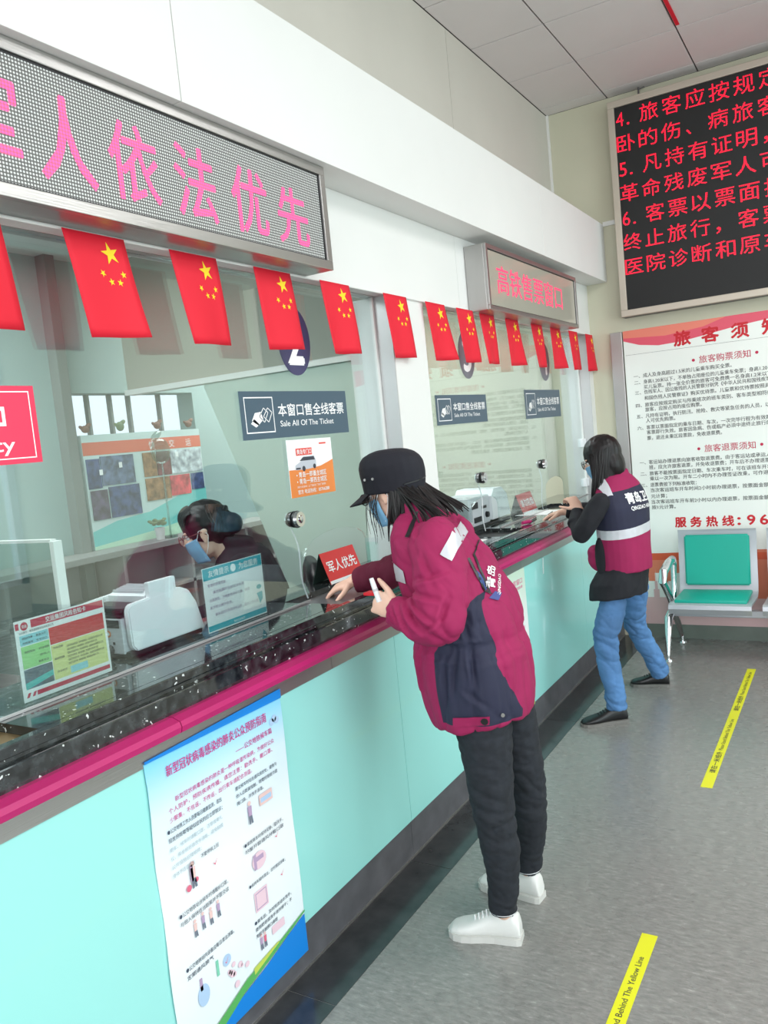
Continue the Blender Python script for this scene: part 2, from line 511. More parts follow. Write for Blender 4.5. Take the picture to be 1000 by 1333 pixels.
# pale tower block across the yard, only ever seen as a reflection in the ticket windows
bd = thing('office_block', 'pale office block standing across the yard outside the hall', 'building', (18, 12, -0.06))
box('wall', (16, 2, -0.06), (24, 26, 14), mat('pale cladding', (196, 200, 202), 0.7), bd)
ws = MB()
for i in range(11):
    for k in range(4): ws.box((15.93, 3 + i * 2.1, 1 + k * 3.2), (16.0, 4.2 + i * 2.1, 3.2 + k * 3.2))
ws.build('windows', mat('dark window band', (92, 104, 112), 0.2), bd)['kind'] = 'stuff'

# ------------------------------------------------------------------ ticket windows (glass)
XG = -1.76
ZT = 1.086


def pane(name, y0, y1, notches):
    pts = [(y0, ZT + 0.001)]
    for a, b, h in notches:
        pts += [(a, ZT + 0.001), (a, ZT + h * 0.7)]
        for i in range(1, 8):
            t = math.pi * i / 8
            pts.append(((a + b) / 2 - (b - a) / 2 * math.cos(t), ZT + h * 0.7 + h * 0.3 * math.sin(t)))
        pts += [(b, ZT + h * 0.7), (b, ZT + 0.001)]
    pts += [(y1, ZT + 0.001), (y1, 2.245), (y0, 2.245)]
    mb = MB(); mb.prism(WALL_L(XG), pts, -0.008, 0.0)
    return mb


w1 = thing('window_1', 'x', 'x', (XG, 1.5, ZT)); w2 = thing('window_2', 'x', 'x', (XG, 4.6, ZT))
for w_ in (w1, w2):
    del w_['label'], w_['category']; w_['kind'] = 'structure'
pane('pane', -1.5, 3.034, [(0.45, 0.98, 0.26), (2.37, 2.80, 0.24)]).build('pane', 'glass', w1)
pane('pane', 3.344, 5.922, [(3.86, 4.22, 0.2), (5.02, 5.4, 0.2)]).build('pane', 'glass', w2)
for w_, a_, b_ in ((w1, -1.5, 0.449), (w1, 0.981, 2.369), (w1, 2.801, 3.02), (w2, 3.35, 3.859), (w2, 4.221, 5.019), (w2, 5.401, 5.91)):
    box('bottom_channel', (XG + 0.0005, a_, ZT + 0.0008), (XG + 0.006, b_, ZT + 0.007), 'jamb', w_)
box('frame_bead', (XG - 0.012, 3.022, ZT + 0.002), (XG + 0.006, 3.034, 2.245), 'white_wall', w1)
box('frame_bead', (XG - 0.012, 5.912, ZT + 0.002), (XG + 0.006, 5.922, 2.245), 'white_wall', w2)
box('head_rail', (XG - 0.03, -1.5, 2.2455), (XG + 0.02, 3.034, 2.262), 'steel', w1)
box('head_rail', (XG - 0.03, 3.344, 2.2455), (XG + 0.02, 5.922, 2.262), 'steel', w2)
for zz in (1.18, 1.47):
    box('glass_clamp', (XG - 0.02, 5.85, zz - 0.03), (XG + 0.02, 5.925, zz + 0.03), 'white_plastic', w2, bev=0.004)

# ------------------------------------------------------------------ COUNTER
ct = thing('ticket_counter', 'long ticket counter with teal glass front, magenta bumper rail and black granite top', 'counter', (-1.8, 2.0, 0))
XP = -1.576
ps = [-2.25, -1.03, 0.19, 1.41, 2.632, 3.85, 5.07, YF]
for a, b in zip(ps[:-1], ps[1:]):
    box('front_panel', (XP - 0.02, a + 0.0012, 0.15), (XP, b - 0.0012, 0.895), 'teal', ct, bev=0.001)
box('carcass', (-2.0, -2.25, 0.0), (XP - 0.021, YF - 0.001, 0.93), 'office_grey', ct)
for a, b in zip(ps[:-1:2], ps[2::2] + [YF]):
    if b - a > 0.1: box('kickboard', (-1.604, a + 0.001, 0.002), (-1.582, b - 0.001, 0.149), 'kick', ct)
box('kick_trim', (-1.606, -2.25, 0.0016), (-1.578, YF - 0.001, 0.008), 'steel', ct)
for a, b in ((-2.25, 0.4), (0.4, 2.2), (2.2, 4.0), (4.0, YF)):
    box('steel_trim', (XP - 0.02, a + 0.001, 0.8955), (XP + 0.004, b - 0.001, 0.952), 'steel', ct)
for a, b in ((-2.25, 1.452), (1.452, 4.2), (4.2, YF)):
    mb = MB()
    prof = [(-1.60, 0.953), (-1.536, 0.953), (-1.529, 0.957), (-1.526, 0.972), (-1.531, 0.985), (-1.556, 0.994), (-1.60, 0.994)]
    n = len(prof)
    mb.add([(x, a + 0.0015, z) for x, z in prof] + [(x, b - 0.0015, z) for x, z in prof],
           [tuple(range(n)), tuple(range(n, 2 * n))[::-1]] + [(i + n, (i + 1) % n + n, (i + 1) % n, i) for i in range(n)])
    mb.build('bumper_rail', 'magenta', ct, fixn=True)
# granite: lower lip, groove, and top cut round the four money trays
gr = MB()
gr.box((-1.98, -2.25, 0.936), (-1.572, YF - 0.001, 1.046), 0, 0.004)
gr.box((-1.98, -2.25, 1.046), (-1.588, YF - 0.001, 1.052))
gr.box((-1.98, -2.25, 1.052), (-1.582, YF - 0.001, 1.060))
trays = [(0.45, 1.107), (2.34, 2.82), (3.88, 4.2), (5.04, 5.38)]
gr.box((-1.612, -2.25, 1.060), (-1.582, YF - 0.001, ZT), 0, 0.003)
gr.box((-2.02, -2.25, 1.046), (-1.86, YF - 0.001, ZT))
prev = -2.25
for a, b in trays + [(YF - 0.001, None)]:
    gr.box((-1.86, prev, 1.052), (-1.612, a, ZT)); prev = b
gr.build('granite_top', 'granite', ct)
for i, (a, b) in enumerate(trays):
    mb = MB(); mb.box((-1.859, a + 0.001, 1.0605), (-1.613, b - 0.001, 1.064))
    mb.build('money_tray', ('tray', 'kick', 'black_plastic', 'black_plastic')[i], ct)

# ------------------------------------------------------------------ OFFICE BEHIND THE GLASS
ob = box('wall_office', (-4.35, -4.4, 0), (-3.62, 2.86, 2.75), 'office_wall', kind='structure')
box('wall_section', (-3.75, 3.87, 0), (-3.62, YF, 2.75), 'office_wall', ob)
box('wall_section', (-3.75, 2.86, 0), (-3.62, 3.87, 1.45), 'office_wall', ob)
box('wall_section', (-3.75, 2.86, 2.05), (-3.62, 3.87, 2.75), 'office_wall', ob)
box('ceiling_office', (-4.35, -4.4, 2.75), (-2.051, YF, 2.8), 'white_wall', kind='structure')
box('wall_office_side', (-4.35, -4.5, 0), (-2.05, -4.4, 2.75), 'office_wall', kind='structure')
wo = MB()
wo.box((-3.70, 2.84, 0.0), (-3.55, 2.90, 2.75))
for yy in (3.12, 3.28, 3.42, 3.66): wo.box((-3.72, yy - 0.008, 1.45), (-3.69, yy + 0.008, 2.05))
wo.build('window_8', mat('grey window profile', (132, 136, 134), 0.5), kind='structure')
# cross partition with a raking end and a pale top rail
pr = MB(); P = Plane((0, 3.25, 0), (1, 0, 0), (0, 0, 1))
pr.prism(P, [(-1.90, 0.0), (-2.2, 0.0), (-2.55, 1.03), (-2.93, 2.0), (-2.93, 2.02), (-1.90, 2.02)], -0.02, 0.02)
pw = pr.build('partition_wall', mat('pale green partition', (186, 204, 194), 0.5), kind='structure', fixn=True)
box('top_rail', (-3.5, 3.215, 2.021), (-1.90, 3.285, 2.05), 'white_wall', pw)
box('upper_panel', (-3.5, 3.24, 2.051), (-1.90, 3.26, 2.75), mat('grey upper panel', (176, 174, 162), 0.7), pw)
box('screen_post', (-2.05, 3.955, 0.75), (-2.02, 3.985, 2.7), 'white_wall', pw)

sh = thing('shelf_unit', 'low grey shelf unit under the photo display board in the office', 'shelf', (-3.5, 2.7, 0))
box('worktop', (-3.6, 1.6, 1.17), (-3.36, 4.3, 1.20), 'office_grey', sh)
for yy in (1.6, 2.25, 2.95, 3.45, 3.95, 4.28): box('side_panel', (-3.6, yy, 0), (-3.38, yy + 0.02, 1.17), 'shelf_grey', sh)
for zz in (0.05, 0.5, 0.93): box('shelf', (-3.6, 1.62, zz), (-3.38, 4.28, zz + 0.02), 'shelf_grey', sh)
box('back_panel', (-3.615, 1.6, 0), (-3.601, 4.3, 1.17), 'shelf_grey', sh)

# display board with photographs
db = thing('display_board', 'wide display board of photographs standing on the office shelf unit', 'board', (-3.57, 3.35, 1.201))
box('board', (-3.59, 2.93, 1.201), (-3.56, 3.83, 1.82), mat('pale board print', (206, 224, 222), 0.5), db)
PB = WALL_L(-3.56)
bd_ = MB()
flat(bd_, PB, rect(2.93, 1.71, 3.83, 1.78), 0.001, 0)
flat(bd_, PB, [(2.93, 1.201), (3.83, 1.201), (3.83, 1.46), (3.6, 1.43), (3.35, 1.36), (3.1, 1.34), (2.93, 1.30)], 0.001, 1)
flat(bd_, PB, [(2.93, 1.201), (3.83, 1.201), (3.83, 1.30), (3.4, 1.25), (2.93, 1.22)], 0.0015, 2)
bd_.build('board_print', [mat('orange print', (226, 110, 84), 0.6), mat('aqua print', (120, 204, 200), 0.6), mat('pale green print', (190, 226, 200), 0.6)], db)
pics = [(2.94, 1.53, 3.03, 1.69, 0), (3.035, 1.54, 3.27, 1.70, 1), (2.945, 1.36, 3.06, 1.52, 2), (3.07, 1.36, 3.29, 1.53, 0), (3.34, 1.56, 3.44, 1.70, 5), (3.445, 1.56, 3.555, 1.70, 3), (3.56, 1.56, 3.82, 1.70, 4),
        (3.34, 1.42, 3.53, 1.55, 5), (3.535, 1.43, 3.70, 1.55, 6), (3.71, 1.45, 3.82, 1.55, 0)]
pm_ = [mat('photo %d' % i, c, 0.5, var=0.6, vscale=24) for i, c in enumerate([(70, 84, 128), (96, 110, 140), (92, 80, 104), (120, 58, 66), (196, 204, 222), (150, 110, 76), (212, 70, 84)])]
for a, b, c, d, k in pics:
    mb = MB(); mb.prism(PB, rect(a, b, c, d), 0.001, 0.004); mb.build('photo', pm_[k], db, fixn=True)
for a, b in ((3.02, 1.60), (3.16, 1.63), (3.60, 1.66)):
    mb = MB(); mb.prism(PB, rect(a, b, a + 0.022, b + 0.03), 0.0045, 0.006); mb.build('note', 'white_print', db, fixn=True)
mb = MB(); put_text(mb, PB, '情', 3.40, 1.72, 0.045, off=0.002); put_text(mb, PB, '交', 3.56, 1.72, 0.045, off=0.002); put_text(mb, PB, '运', 3.70, 1.72, 0.045, off=0.002)
mb.build('lettering', 'white_print', db)

# small plants on the shelf
pot = mat('small white pot', (222, 224, 220), 0.4); leafm = mat('dusty green leaf', (112, 132, 96), 0.6); brn = mat('brown ornament', (126, 84, 70), 0.6)
for k, (yy, zz, lab) in enumerate([(3.3, 1.201, 'small grey ornamental plant in a cup in front of the photo display board')]):
    t = thing('potted_plant', lab, 'plant', (-3.45, yy, zz))
    mb = MB(); mb.cyl((-3.45, yy, zz), (-3.45, yy, zz + 0.07), 0.022, 0.03, 14); mb.build('pot', pot, t, smooth=True)
    mb = MB()
    for i in range(26):
        a = random.uniform(0, 6.28); r = random.uniform(0.01, 0.06); h = random.uniform(0.01, 0.04)
        c = V((-3.45 + r * math.cos(a) * 0.6, yy + r * math.sin(a), zz + 0.075 + h))
        mb.ell(c, (0.012, 0.014, 0.008), Matrix.Rotation(a, 3, 'Z'), seg=8)
    mb.build('leaves', leafm, t, smooth=True)
orn = [(2.98, 'brown bird ornament on top of the photo display board, nearest the grey post'), (3.22, 'upright leaf ornament on top of the photo display board'), (3.50, 'dark round ornament on top of the photo display board, beside the green one'), (3.76, 'brown ornament at the far end on top of the photo display board')]
for yy, lab in orn:
    mb = MB(); h = random.uniform(0.04, 0.07)
    mb.ell((-3.575, yy, 1.832 + h / 2), (0.013, 0.028, h / 2), seg=12); mb.ell((-3.575, yy + 0.02, 1.84 + h * 0.75), (0.011, 0.024, 0.012), Matrix.Rotation(0.5, 3, 'X'), seg=10)
    mb.ell((-3.575, yy - 0.024, 1.84 + h * 0.5), (0.009, 0.02, 0.010), Matrix.Rotation(-0.5, 3, 'X'), seg=10)
    tag(mb.build('ornament', brn if yy != 3.22 else leafm, smooth=True), lab, 'ornament')
apple = MB(); apple.ell((-3.45, 3.38, 1.70), (0.02, 0.075, 0.075), seg=20); apple.ell((-3.45, 3.36, 1.79), (0.012, 0.05, 0.02), Matrix.Rotation(0.5, 3, 'X'), seg=10)
apple.cyl((-3.45, 3.38, 1.2), (-3.45, 3.38, 1.63), 0.006)
apple.cyl((-3.45, 3.38, 1.2005), (-3.45, 3.38, 1.215), 0.04)
tag(apple.build('round_sign', 'frost', smooth=True), 'round translucent apple shaped sign on a thin stand before the display board', 'sign')

# privacy screen standing on the counter at the near window
ps_ = thing('counter_screen', 'frosted glass screen with white metal edge standing across the near end of the counter', 'screen', (-2.2, 1.42, ZT))
box('screen_glass', (-2.5, 1.398, ZT + 0.001), (-1.862, 1.404, 1.465), 'frost', ps_)
box('edge_post', (-1.862, 1.386, ZT + 0.001), (-1.845, 1.414, 1.470), 'white_wall', ps_, bev=0.002)
box('top_rail', (-2.5, 1.392, 1.466), (-1.863, 1.410, 1.474), 'white_wall', ps_)
box('foot', (-2.02, 1.37, ZT + 0.0005), (-1.863, 1.385, ZT + 0.012), 'white_wall', ps_)

# ------------------------------------------------------------------ LED SIGNS
def led_box(name, label, y0, y1, z0, z1, sb, sr, screen, glyph_m, chars, closed_end=None):
    t = thing(name, label, 'led sign', (-1.62, (y0 + y1) / 2, z0))
    box('case', (-1.6785, y0, z0), (-1.574, y1, z1), 'steel', t, bev=0.004)
    pl = WALL_L(-1.56)
    fm = MB()
    for a, b, c, d in ((y0, z0, y1, z0 + sb), (y0, z1 - sb, y1, z1), (y0, z0 + sb, y0 + sr, z1 - sb), (y1 - sr, z0 + sb, y1, z1 - sb)):
        fm.box((-1.5738, a, b), (-1.56, c, d), 0, 0.002)
    fm.build('frame', 'steel', t)
    gk = MB()
    i = 0.004
    for a, b, c, d in ((y0 + sr, z0 + sb, y1 - sr, z0 + sb + i), (y0 + sr, z1 - sb - i, y1 - sr, z1 - sb), (y0 + sr, z0 + sb, y0 + sr + i, z1 - sb), (y1 - sr - i, z0 + sb, y1 - sr, z1 - sb)):
        gk.box((-1.5738, a, b), (-1.566, c, d))
    gk.build('gasket', 'black_plastic', t)
    box('screen', (-1.5738, y0 + sr + i, z0 + sb + i), (-1.569, y1 - sr - i, z1 - sb - i), screen, t)
    mb = MB(); ps = WALL_L(-1.569)
    for s, a, b, h, w, bo in chars: put_text(mb, ps, s, a, b, h, w, bo, 0.0008)
    mb.build('lettering', glyph_m, t)
    return t


led_grey = led_mat('grey led matrix with faint glow', (206, 208, 206), (98, 98, 96), 0.0082, (1, 2), 0.14, 0.33)  # unlit grey dots brightened by a little added emission
led_pink = led_mat('pink led dots', (255, 84, 150), (196, 96, 130), 0.0082, (1, 2), 0.75, 0.42, 0.10)
led_box('led_sign', 'long dot matrix sign with large pink characters over the nearest ticket window', -0.45, 2.445, 2.250, 2.5985, 0.03, 0.03, led_grey, led_pink,
        [('军', 1.08, 2.31, 0.205, 0.155, 0.01), ('人', 1.285, 2.315, 0.20, 0.155, 0.014), ('依', 1.487, 2.315, 0.195, 0.165, 0.009), ('法', 1.712, 2.31, 0.20, 0.160, 0.009), ('优', 1.945, 2.31, 0.195, 0.165, 0.009), ('先', 2.163, 2.31, 0.18, 0.165, 0.009)])
led_glass = mat('smoky sign face', (176, 172, 158), 0.12, spec=0.7)
led_pink2 = mat('pink led glow', (255, 70, 110), 0.5, emit=0.8)
led_box('led_sign', 'shorter led sign with pink characters over the farther ticket window', 3.85, 5.34, 2.235, 2.56, 0.022, 0.022, led_glass, led_pink2,
        [('高铁售票窗口', 3.99, 2.328, 0.145, 1.06, 0.005)])

# large text display on the far wall
ld = thing('led_display', 'very large framed black display with red text high on the far wall', 'led display', (-0.3, 5.98, 2.33))
x0, x1, z0, z1 = -1.42, 1.15, 2.325, 3.78
box('case', (x0, 5.93, z0), (x1, YF - 0.001, z1), 'steel_dark', ld)
fm = MB()
T_ = 0.045
mfr = mat('champagne aluminium', (196, 186, 172), 0.4, metal=0.35)
for a, b, c, d in ((x0, z0, x1, z0 + T_), (x0, z1 - T_, x1, z1), (x0, z0 + T_, x0 + T_, z1 - T_), (x1 - T_, z0 + T_, x1, z1 - T_)):
    fm.box((a, 5.905, b), (c, 5.93, d), 0, 0.004)
fm.build('frame', mfr, ld)
blk = mat('black led mask', (20, 21, 22), 0.55)
box('screen', (x0 + T_, 5.918, z0 + T_), (x1 - T_, 5.929, z1 - T_), blk, ld)
led_red = led_mat('red led dots', (255, 14, 56), (120, 6, 24), 0.0115, (0, 2), 1.0, 0.46, 0.3)
mb = MB(); pd = WALL_F(5.918)
rows = ['4.旅客应按规定购买与', '卧的伤、病旅客，可由', '5.凡持有证明，执行防', '革命残废军人可优先购', '6.客票以票面指定的乘', '终止旅行，客票即行失', '医院诊断和原车票办理']
for i, s in enumerate(rows):
    zb = 3.598 - i * 0.1655
    x = -1.372
    if s[1] == '.':
        put_text(mb, pd, s[0], x + 0.005, zb + 0.008, 0.095, 0.05, 0.0, 0.001); put_text(mb, pd, '.', x + 0.075, zb + 0.008, 0.1, 0.018, 0.0, 0.001)
        x += 0.162; s = s[2:]
    for ch in s:
        if ch in '，、': put_text(mb, pd, ch, x + 0.012, zb, 0.118, 0.028, 0.006, 0.001)
        else: put_text(mb, pd, ch, x, zb, 0.115, 0.122, 0.0025, 0.001)
        x += 0.1475
mb.build('lettering', led_red, ld)

# ------------------------------------------------------------------ NOTICE BOARD
nb = thing('notice_board', 'tall printed passenger notice board on the far wall under the large display', 'notice', (-0.63, 6.0, 0.10))
nx0, nx1, nz0, nz1 = -1.44, 0.20, 0.101, 2.235
PN = WALL_F(5.998)
box('panel', (nx0, 5.998, nz0), (nx1, YF - 0.001, nz1), mat('notice print ground', (240, 244, 238), 0.3), nb)
bp = MB()
cur = [(nx0, nz1), (nx0, 2.165), (-1.33, 2.125), (-1.2, 2.105), (-1.05, 2.11), (-0.9, 2.13), (-0.7, 2.16), (-0.5, 2.18), (-0.2, 2.165), (nx1, 2.10), (nx1, nz1)]
flat(bp, PN, cur[::-1], 0.0006, 0)
flat(bp, PN, [(nx0, nz1), (nx0, 2.185), (-1.15, 2.165), (-0.9, 2.19), (-0.75, nz1)][::-1], 0.0010, 1)
flat(bp, PN, rect(nx0 + 0.01, 2.062, nx1, 2.0635), 0.0008, 2)
# orange skyline band at the foot
sky = [(nx0 + 0.02, 0.62), (nx0 + 0.02, 0.30)]
x = nx0 + 0.02
random.seed(11)
while x < nx1 - 0.06:
    w = random.choice([0.03, 0.045, 0.06]); h = random.choice([0.30, 0.36, 0.33, 0.42, 0.48, 0.52])
    sky += [(x, h), (x + w, h)]; x += w
sky += [(nx1, 0.40), (nx1, 0.64), (-0.6, 0.645), (-1.0, 0.635)]
flat(bp, PN, sky, 0.0006, 3)
flat(bp, PN, rect(nx0 + 0.02, 0.575, nx1, 0.625), 0.0010, 4)
flat(bp, PN, rect(nx0, nz0, nx1, 0.30), 0.0004, 5)
tower = [(-1.345, 0.30), (-1.345, 0.36), (-1.335, 0.36), (-1.335, 0.42), (-1.327, 0.42), (-1.325, 0.52), (-1.323, 0.42), (-1.315, 0.42), (-1.315, 0.36), (-1.305, 0.36), (-1.305, 0.30)]
flat(bp, PN, tower, 0.0012, 5)
bp.build('board_print', [mat('rose print', (228, 86, 108), 0.4), mat('salmon print', (236, 132, 112), 0.4), 'black_print', mat('orange skyline print', (226, 128, 98), 0.4), mat('deep orange print', (222, 92, 56), 0.4), mat('pink ground print', (222, 186, 186), 0.4)], nb)
rt = MB(); kt = MB()
for s, x in zip('旅客须知', (-1.094, -0.912, -0.725, -0.535)): put_text(rt, PN, s, x, 2.082, 0.100, 0.108, 0.03, 0.0016)
crim = mat('crimson print', (196, 30, 74), 0.5)
ct_ = MB()
for s, z in (('旅客购票须知', 1.945), ('旅客退票须知', 1.333)):
    put_text(ct_, PN, s, -0.938, z, 0.052, 0.325, 0.004, 0.0012)
    flat(ct_, PN, disc(-0.975, z + 0.026, 0.010), 0.0012); flat(ct_, PN, disc(-0.575, z + 0.026, 0.010), 0.0012)
for s, x in zip('服务热线：', (-1.164, -1.061, -0.955, -0.850, -0.752)): put_text(rt, PN, s, x, 0.812, 0.072, 0.074 if s != '：' else 0.018, 0.03, 0.0012)
for s, x in zip('96616', (-0.69, -0.61, -0.53, -0.45, -0.37)): put_text(rt, PN, s, x, 0.817, 0.068, 0.048, 0.03, 0.0012)
R1 = [('一、', '成人及身高超过1.5米的儿童乘车购买全票。', 1.894, 0.585), ('二、', '身高1.20米以下，不单独占用座位的儿童乘车免票；身高1.20－1.5米的乘车购', 1.849, 1.02), ('', '买儿童票。持一张全价票的旅客可免费携一名身高1.2米以下的儿童乘车。', 1.811, 1.0),
      ('三、', '伤残军人、因公致残的人民警察分别凭《中华人民共和国残疾军人证》、《中华人民共', 1.776, 1.11), ('', '和国伤残人民警察证》购买优待票。儿童票和优待票按照具体票价计算。', 1.733, 0.98), ('四、', '旅客应按规定购买与所乘班次的班车类别、客车类型相符的客票。', 1.686, 0.9),
      ('', '旅客，应按占用的座位购票。', 1.651, 0.38), ('五、', '凡持有证明，执行防汛、抢险、救灾等紧急任务的人员，以及伤残军', 1.607, 0.93), ('', '人可优先购票。', 1.572, 0.2), ('六、', '客票以票面指定的乘车日期、车次，一次完毕行程为有效期，逾期', 1.524, 0.9),
      ('', '客票即行失效。旅客因急病、伤或临产必须中途终止旅行的，客', 1.488, 0.87), ('', '票，退还未乘区段票款，免收退票费。', 1.447, 0.5),
      ('一、', '客运站办理退票向旅客收取退票费。由于客运站或承运人责任', 1.275, 0.86), ('', '班，应允许旅客退票，并免收退票费；开车后不办理退票。', 1.237, 0.8), ('二、', '旅客不能按票面指定日期、车次乘车时，可在该班车开车前', 1.193, 0.83),
      ('', '乘以一次为限。开车二小时内不办理签证改乘，可作退票。', 1.155, 0.82), ('三、', '退票费按下列标准收取：', 1.110, 0.315), ('', '当次客运班车开车时间2小时前办理退票，按票面金额10%', 1.071, 0.83), ('', '元计算；', 1.027, 0.11),
      ('', '当次客运班车开车前2小时以内办理退票，按票面金额的20%', 0.986, 0.86), ('', '按1元计算。', 0.947, 0.165)]
for nmb, s, z, w in R1:
    if nmb: put_text(kt, PN, nmb, -1.383, z, 0.027, 0.042, 0.004, 0.0012)
    put_text(kt, PN, s, -1.319, z, 0.030, w, 0.006, 0.0012)
rt.build('red_lettering', 'red_print', nb); ct_.build('heading_lettering', crim, nb); kt.build('body_lettering', 'black_print', nb)

# ------------------------------------------------------------------ FLAGS
rod = MB(); rod.tube([(-1.672, -0.5, 2.243), (-1.672, 6.01, 2.243)], 0.0035, 6)
tag(rod.build('bunting_cord', 'white_wall'), 'thin white cord along the ticket windows holding the row of small flags', 'cord')


def star(cx, cz, r, ang):
    pts = []
    for i in range(10):
        a = ang + math.pi / 2 + i * math.pi / 5; q = r if i % 2 == 0 else r * 0.382
        pts.append((cx + q * math.cos(a), cz + q * math.sin(a)))
    return pts


ords = ['first', 'second', 'third', 'fourth', 'fifth', 'sixth', 'seventh', 'eighth', 'ninth', 'tenth', 'eleventh', 'twelfth', 'thirteenth', 'fourteenth', 'fifteenth']
fl_y = [1.02, 1.386, 1.745, 2.117, 2.49, 2.945, 3.32, 3.645, 3.92, 4.275, 4.68, 5.03, 5.41, 5.80]
XF = -1.664
for i, y0 in enumerate(fl_y):
    W, Hh = 0.195, 0.262
    if i == 13: W = 0.175
    random.seed(40 + i)
    sk = random.uniform(0.045, 0.06); ph = random.uniform(0, 6); am = random.uniform(0.006, 0.014); curl = random.uniform(-0.03, 0.03)

    def F(a, b):   # a 0..1 along, b 0..1 down
        x = XF + 0.010 + am * math.sin(ph + a * 5.0) * b + 0.012 * b * a + curl * b * b * (a - 0.3)
        return V((x, y0 + a * W * (1 - 0.10 * b) + sk * b, 2.240 - Hh * b * (1 - 0.02 * a)))
    mb = MB(); n = 10
    vs = [F(p / n, q / n) for q in range(n + 1) for p in range(n + 1)]
    fs = [(q * (n + 1) + p, q * (n + 1) + p + 1, (q + 1) * (n + 1) + p + 1, (q + 1) * (n + 1) + p) for q in range(n) for p in range(n)]
    mb.add(vs, fs)
    lab = ('%s small red flag with yellow stars hanging from the cord, counted from the near end' % ords[i])
    if i == 5: lab = 'sixth small red flag with yellow stars from the near end, before the white pillar'
    o = mb.build('flag', 'flag_red', smooth=True)
    tag(o, lab, 'flag', 'small red flags hung along the ticket windows')
    sm = o.modifiers.new('thickness', 'SOLIDIFY'); sm.thickness = 0.0012; sm.offset = 0
    sb = MB()

    def S(a, z): # flag frame (a along 0..W, z down) -> point proud of both faces
        p = F(a / W, z / Hh); return p
    for side in (0.0016,):
        for cx, cz, r, an in ((0.135, 0.045, 0.030, 0.2), (0.095, 0.098, 0.0105, 0.5), (0.118, 0.118, 0.0105, 0.2), (0.146, 0.118, 0.0105, -0.2), (0.163, 0.096, 0.0105, 0.1)):
            pts = star(0, 0, r, an)
            ctr = S(cx, cz) + V((side, 0, 0))
            rim = [S(min(W, cx + p), max(0.0, cz - q)) + V((side, 0, 0)) for p, q in pts]
            k = len(sb.v)
            sb.add([ctr] + rim, [(0, j + 1, (j + 1) % 10 + 1) for j in range(10)])
    sb.build('stars', 'flag_yellow', o)

# ------------------------------------------------------------------ SIGNS ON THE GLASS
slate = mat('slate blue sign', (70, 92, 108), 0.4)
PG = WALL_L(XG)


def ticket_sign(y0, y1, z0, z1, label):
    t = thing('window_sign', label, 'sign', (XG, (y0 + y1) / 2, z0))
    mb = MB(); mb.prism(PG, rect(y0, z0, y1, z1), 0.0005, 0.003); mb.build('panel', slate, t, fixn=True)
    w = y1 - y0; h = z1 - z0; m = MB(); of = 0.0036
    frame(m, PG, y0 + 0.03 * w, z0 + 0.13 * h, y0 + 0.27 * w, z0 + 0.88 * h, 0.004, of)
    # hand holding a ticket
    cx, cz = y0 + 0.13 * w, z0 + 0.45 * h
    flat(m, PG, [(cx - 0.05 * w, cz - 0.06 * h), (cx - 0.02 * w, cz + 0.1 * h), (cx + 0.03 * w, cz + 0.12 * h), (cx + 0.045 * w, cz - 0.04 * h), (cx + 0.0 * w, cz - 0.16 * h)], of)
    flat(m, PG, [(cx - 0.06 * w, cz - 0.12 * h), (cx - 0.03 * w, cz - 0.02 * h), (cx + 0.01 * w, cz - 0.14 * h), (cx - 0.02 * w, cz - 0.2 * h)], of)
    for k in range(2):
        q = 0.035 * k * w
        for (a, b), (c, d) in (((0.05, 0.02), (0.09, 0.2)), ((0.09, 0.2), (0.125, 0.1)), ((0.125, 0.1), (0.09, -0.1)), ((0.09, -0.1), (0.05, 0.02))):
            p0 = V((cx + a * w - q, cz + b * h)); p1 = V((cx + c * w - q, cz + d * h)); e = (p1 - p0).normalized(); e = V((-e.y, e.x)) * 0.0015
            flat(m, PG, [p0 + e, p1 + e, p1 - e, p0 - e], of)
    put_text(m, PG, '本窗口售全线客票', y0 + 0.31 * w, z0 + 0.46 * h, 0.27 * h, 0.65 * w, 0.010, of)
    put_text(m, PG, 'Sale All Of The Ticket', y0 + 0.32 * w, z0 + 0.24 * h, 0.13 * h, 0.52 * w, 0.006, of)
    m.build('lettering', 'white_print', t)


ticket_sign(2.098, 2.745, 1.690, 1.853, 'slate blue ticket sales sign on the nearest ticket window')
ticket_sign(3.542, 4.16, 1.685, 1.832, 'slate blue ticket sales sign on the farther window, left one beside the pillar')
ticket_sign(4.765, 5.44, 1.678, 1.857, 'slate blue ticket sales sign on the farther window, under the last flags')

t = thing('priority_sign', 'red sign with white border cut by the left edge of the picture', 'sign', (XG, 1.1, 1.68))
mb = MB(); mb.prism(PG, rect(0.80, 1.680, 1.323, 1.868), 0.0005, 0.003); mb.build('panel', mat('red acrylic sign', (236, 52, 90), 0.35), t, fixn=True)
m = MB(); frame(m, PG, 0.815, 1.692, 1.308, 1.855, 0.0028, 0.0036)
frame(m, PG, 1.18, 1.772, 1.236, 1.818, 0.009, 0.0036)
put_text(m, PG, '优先窗', 0.96, 1.765, 0.058, 0.20, 0.01, 0.0036)
put_text(m, PG, 'Priority', 1.03, 1.712, 0.033, 0.222, 0.012, 0.0036)
m.build('lettering', 'white_print', t)

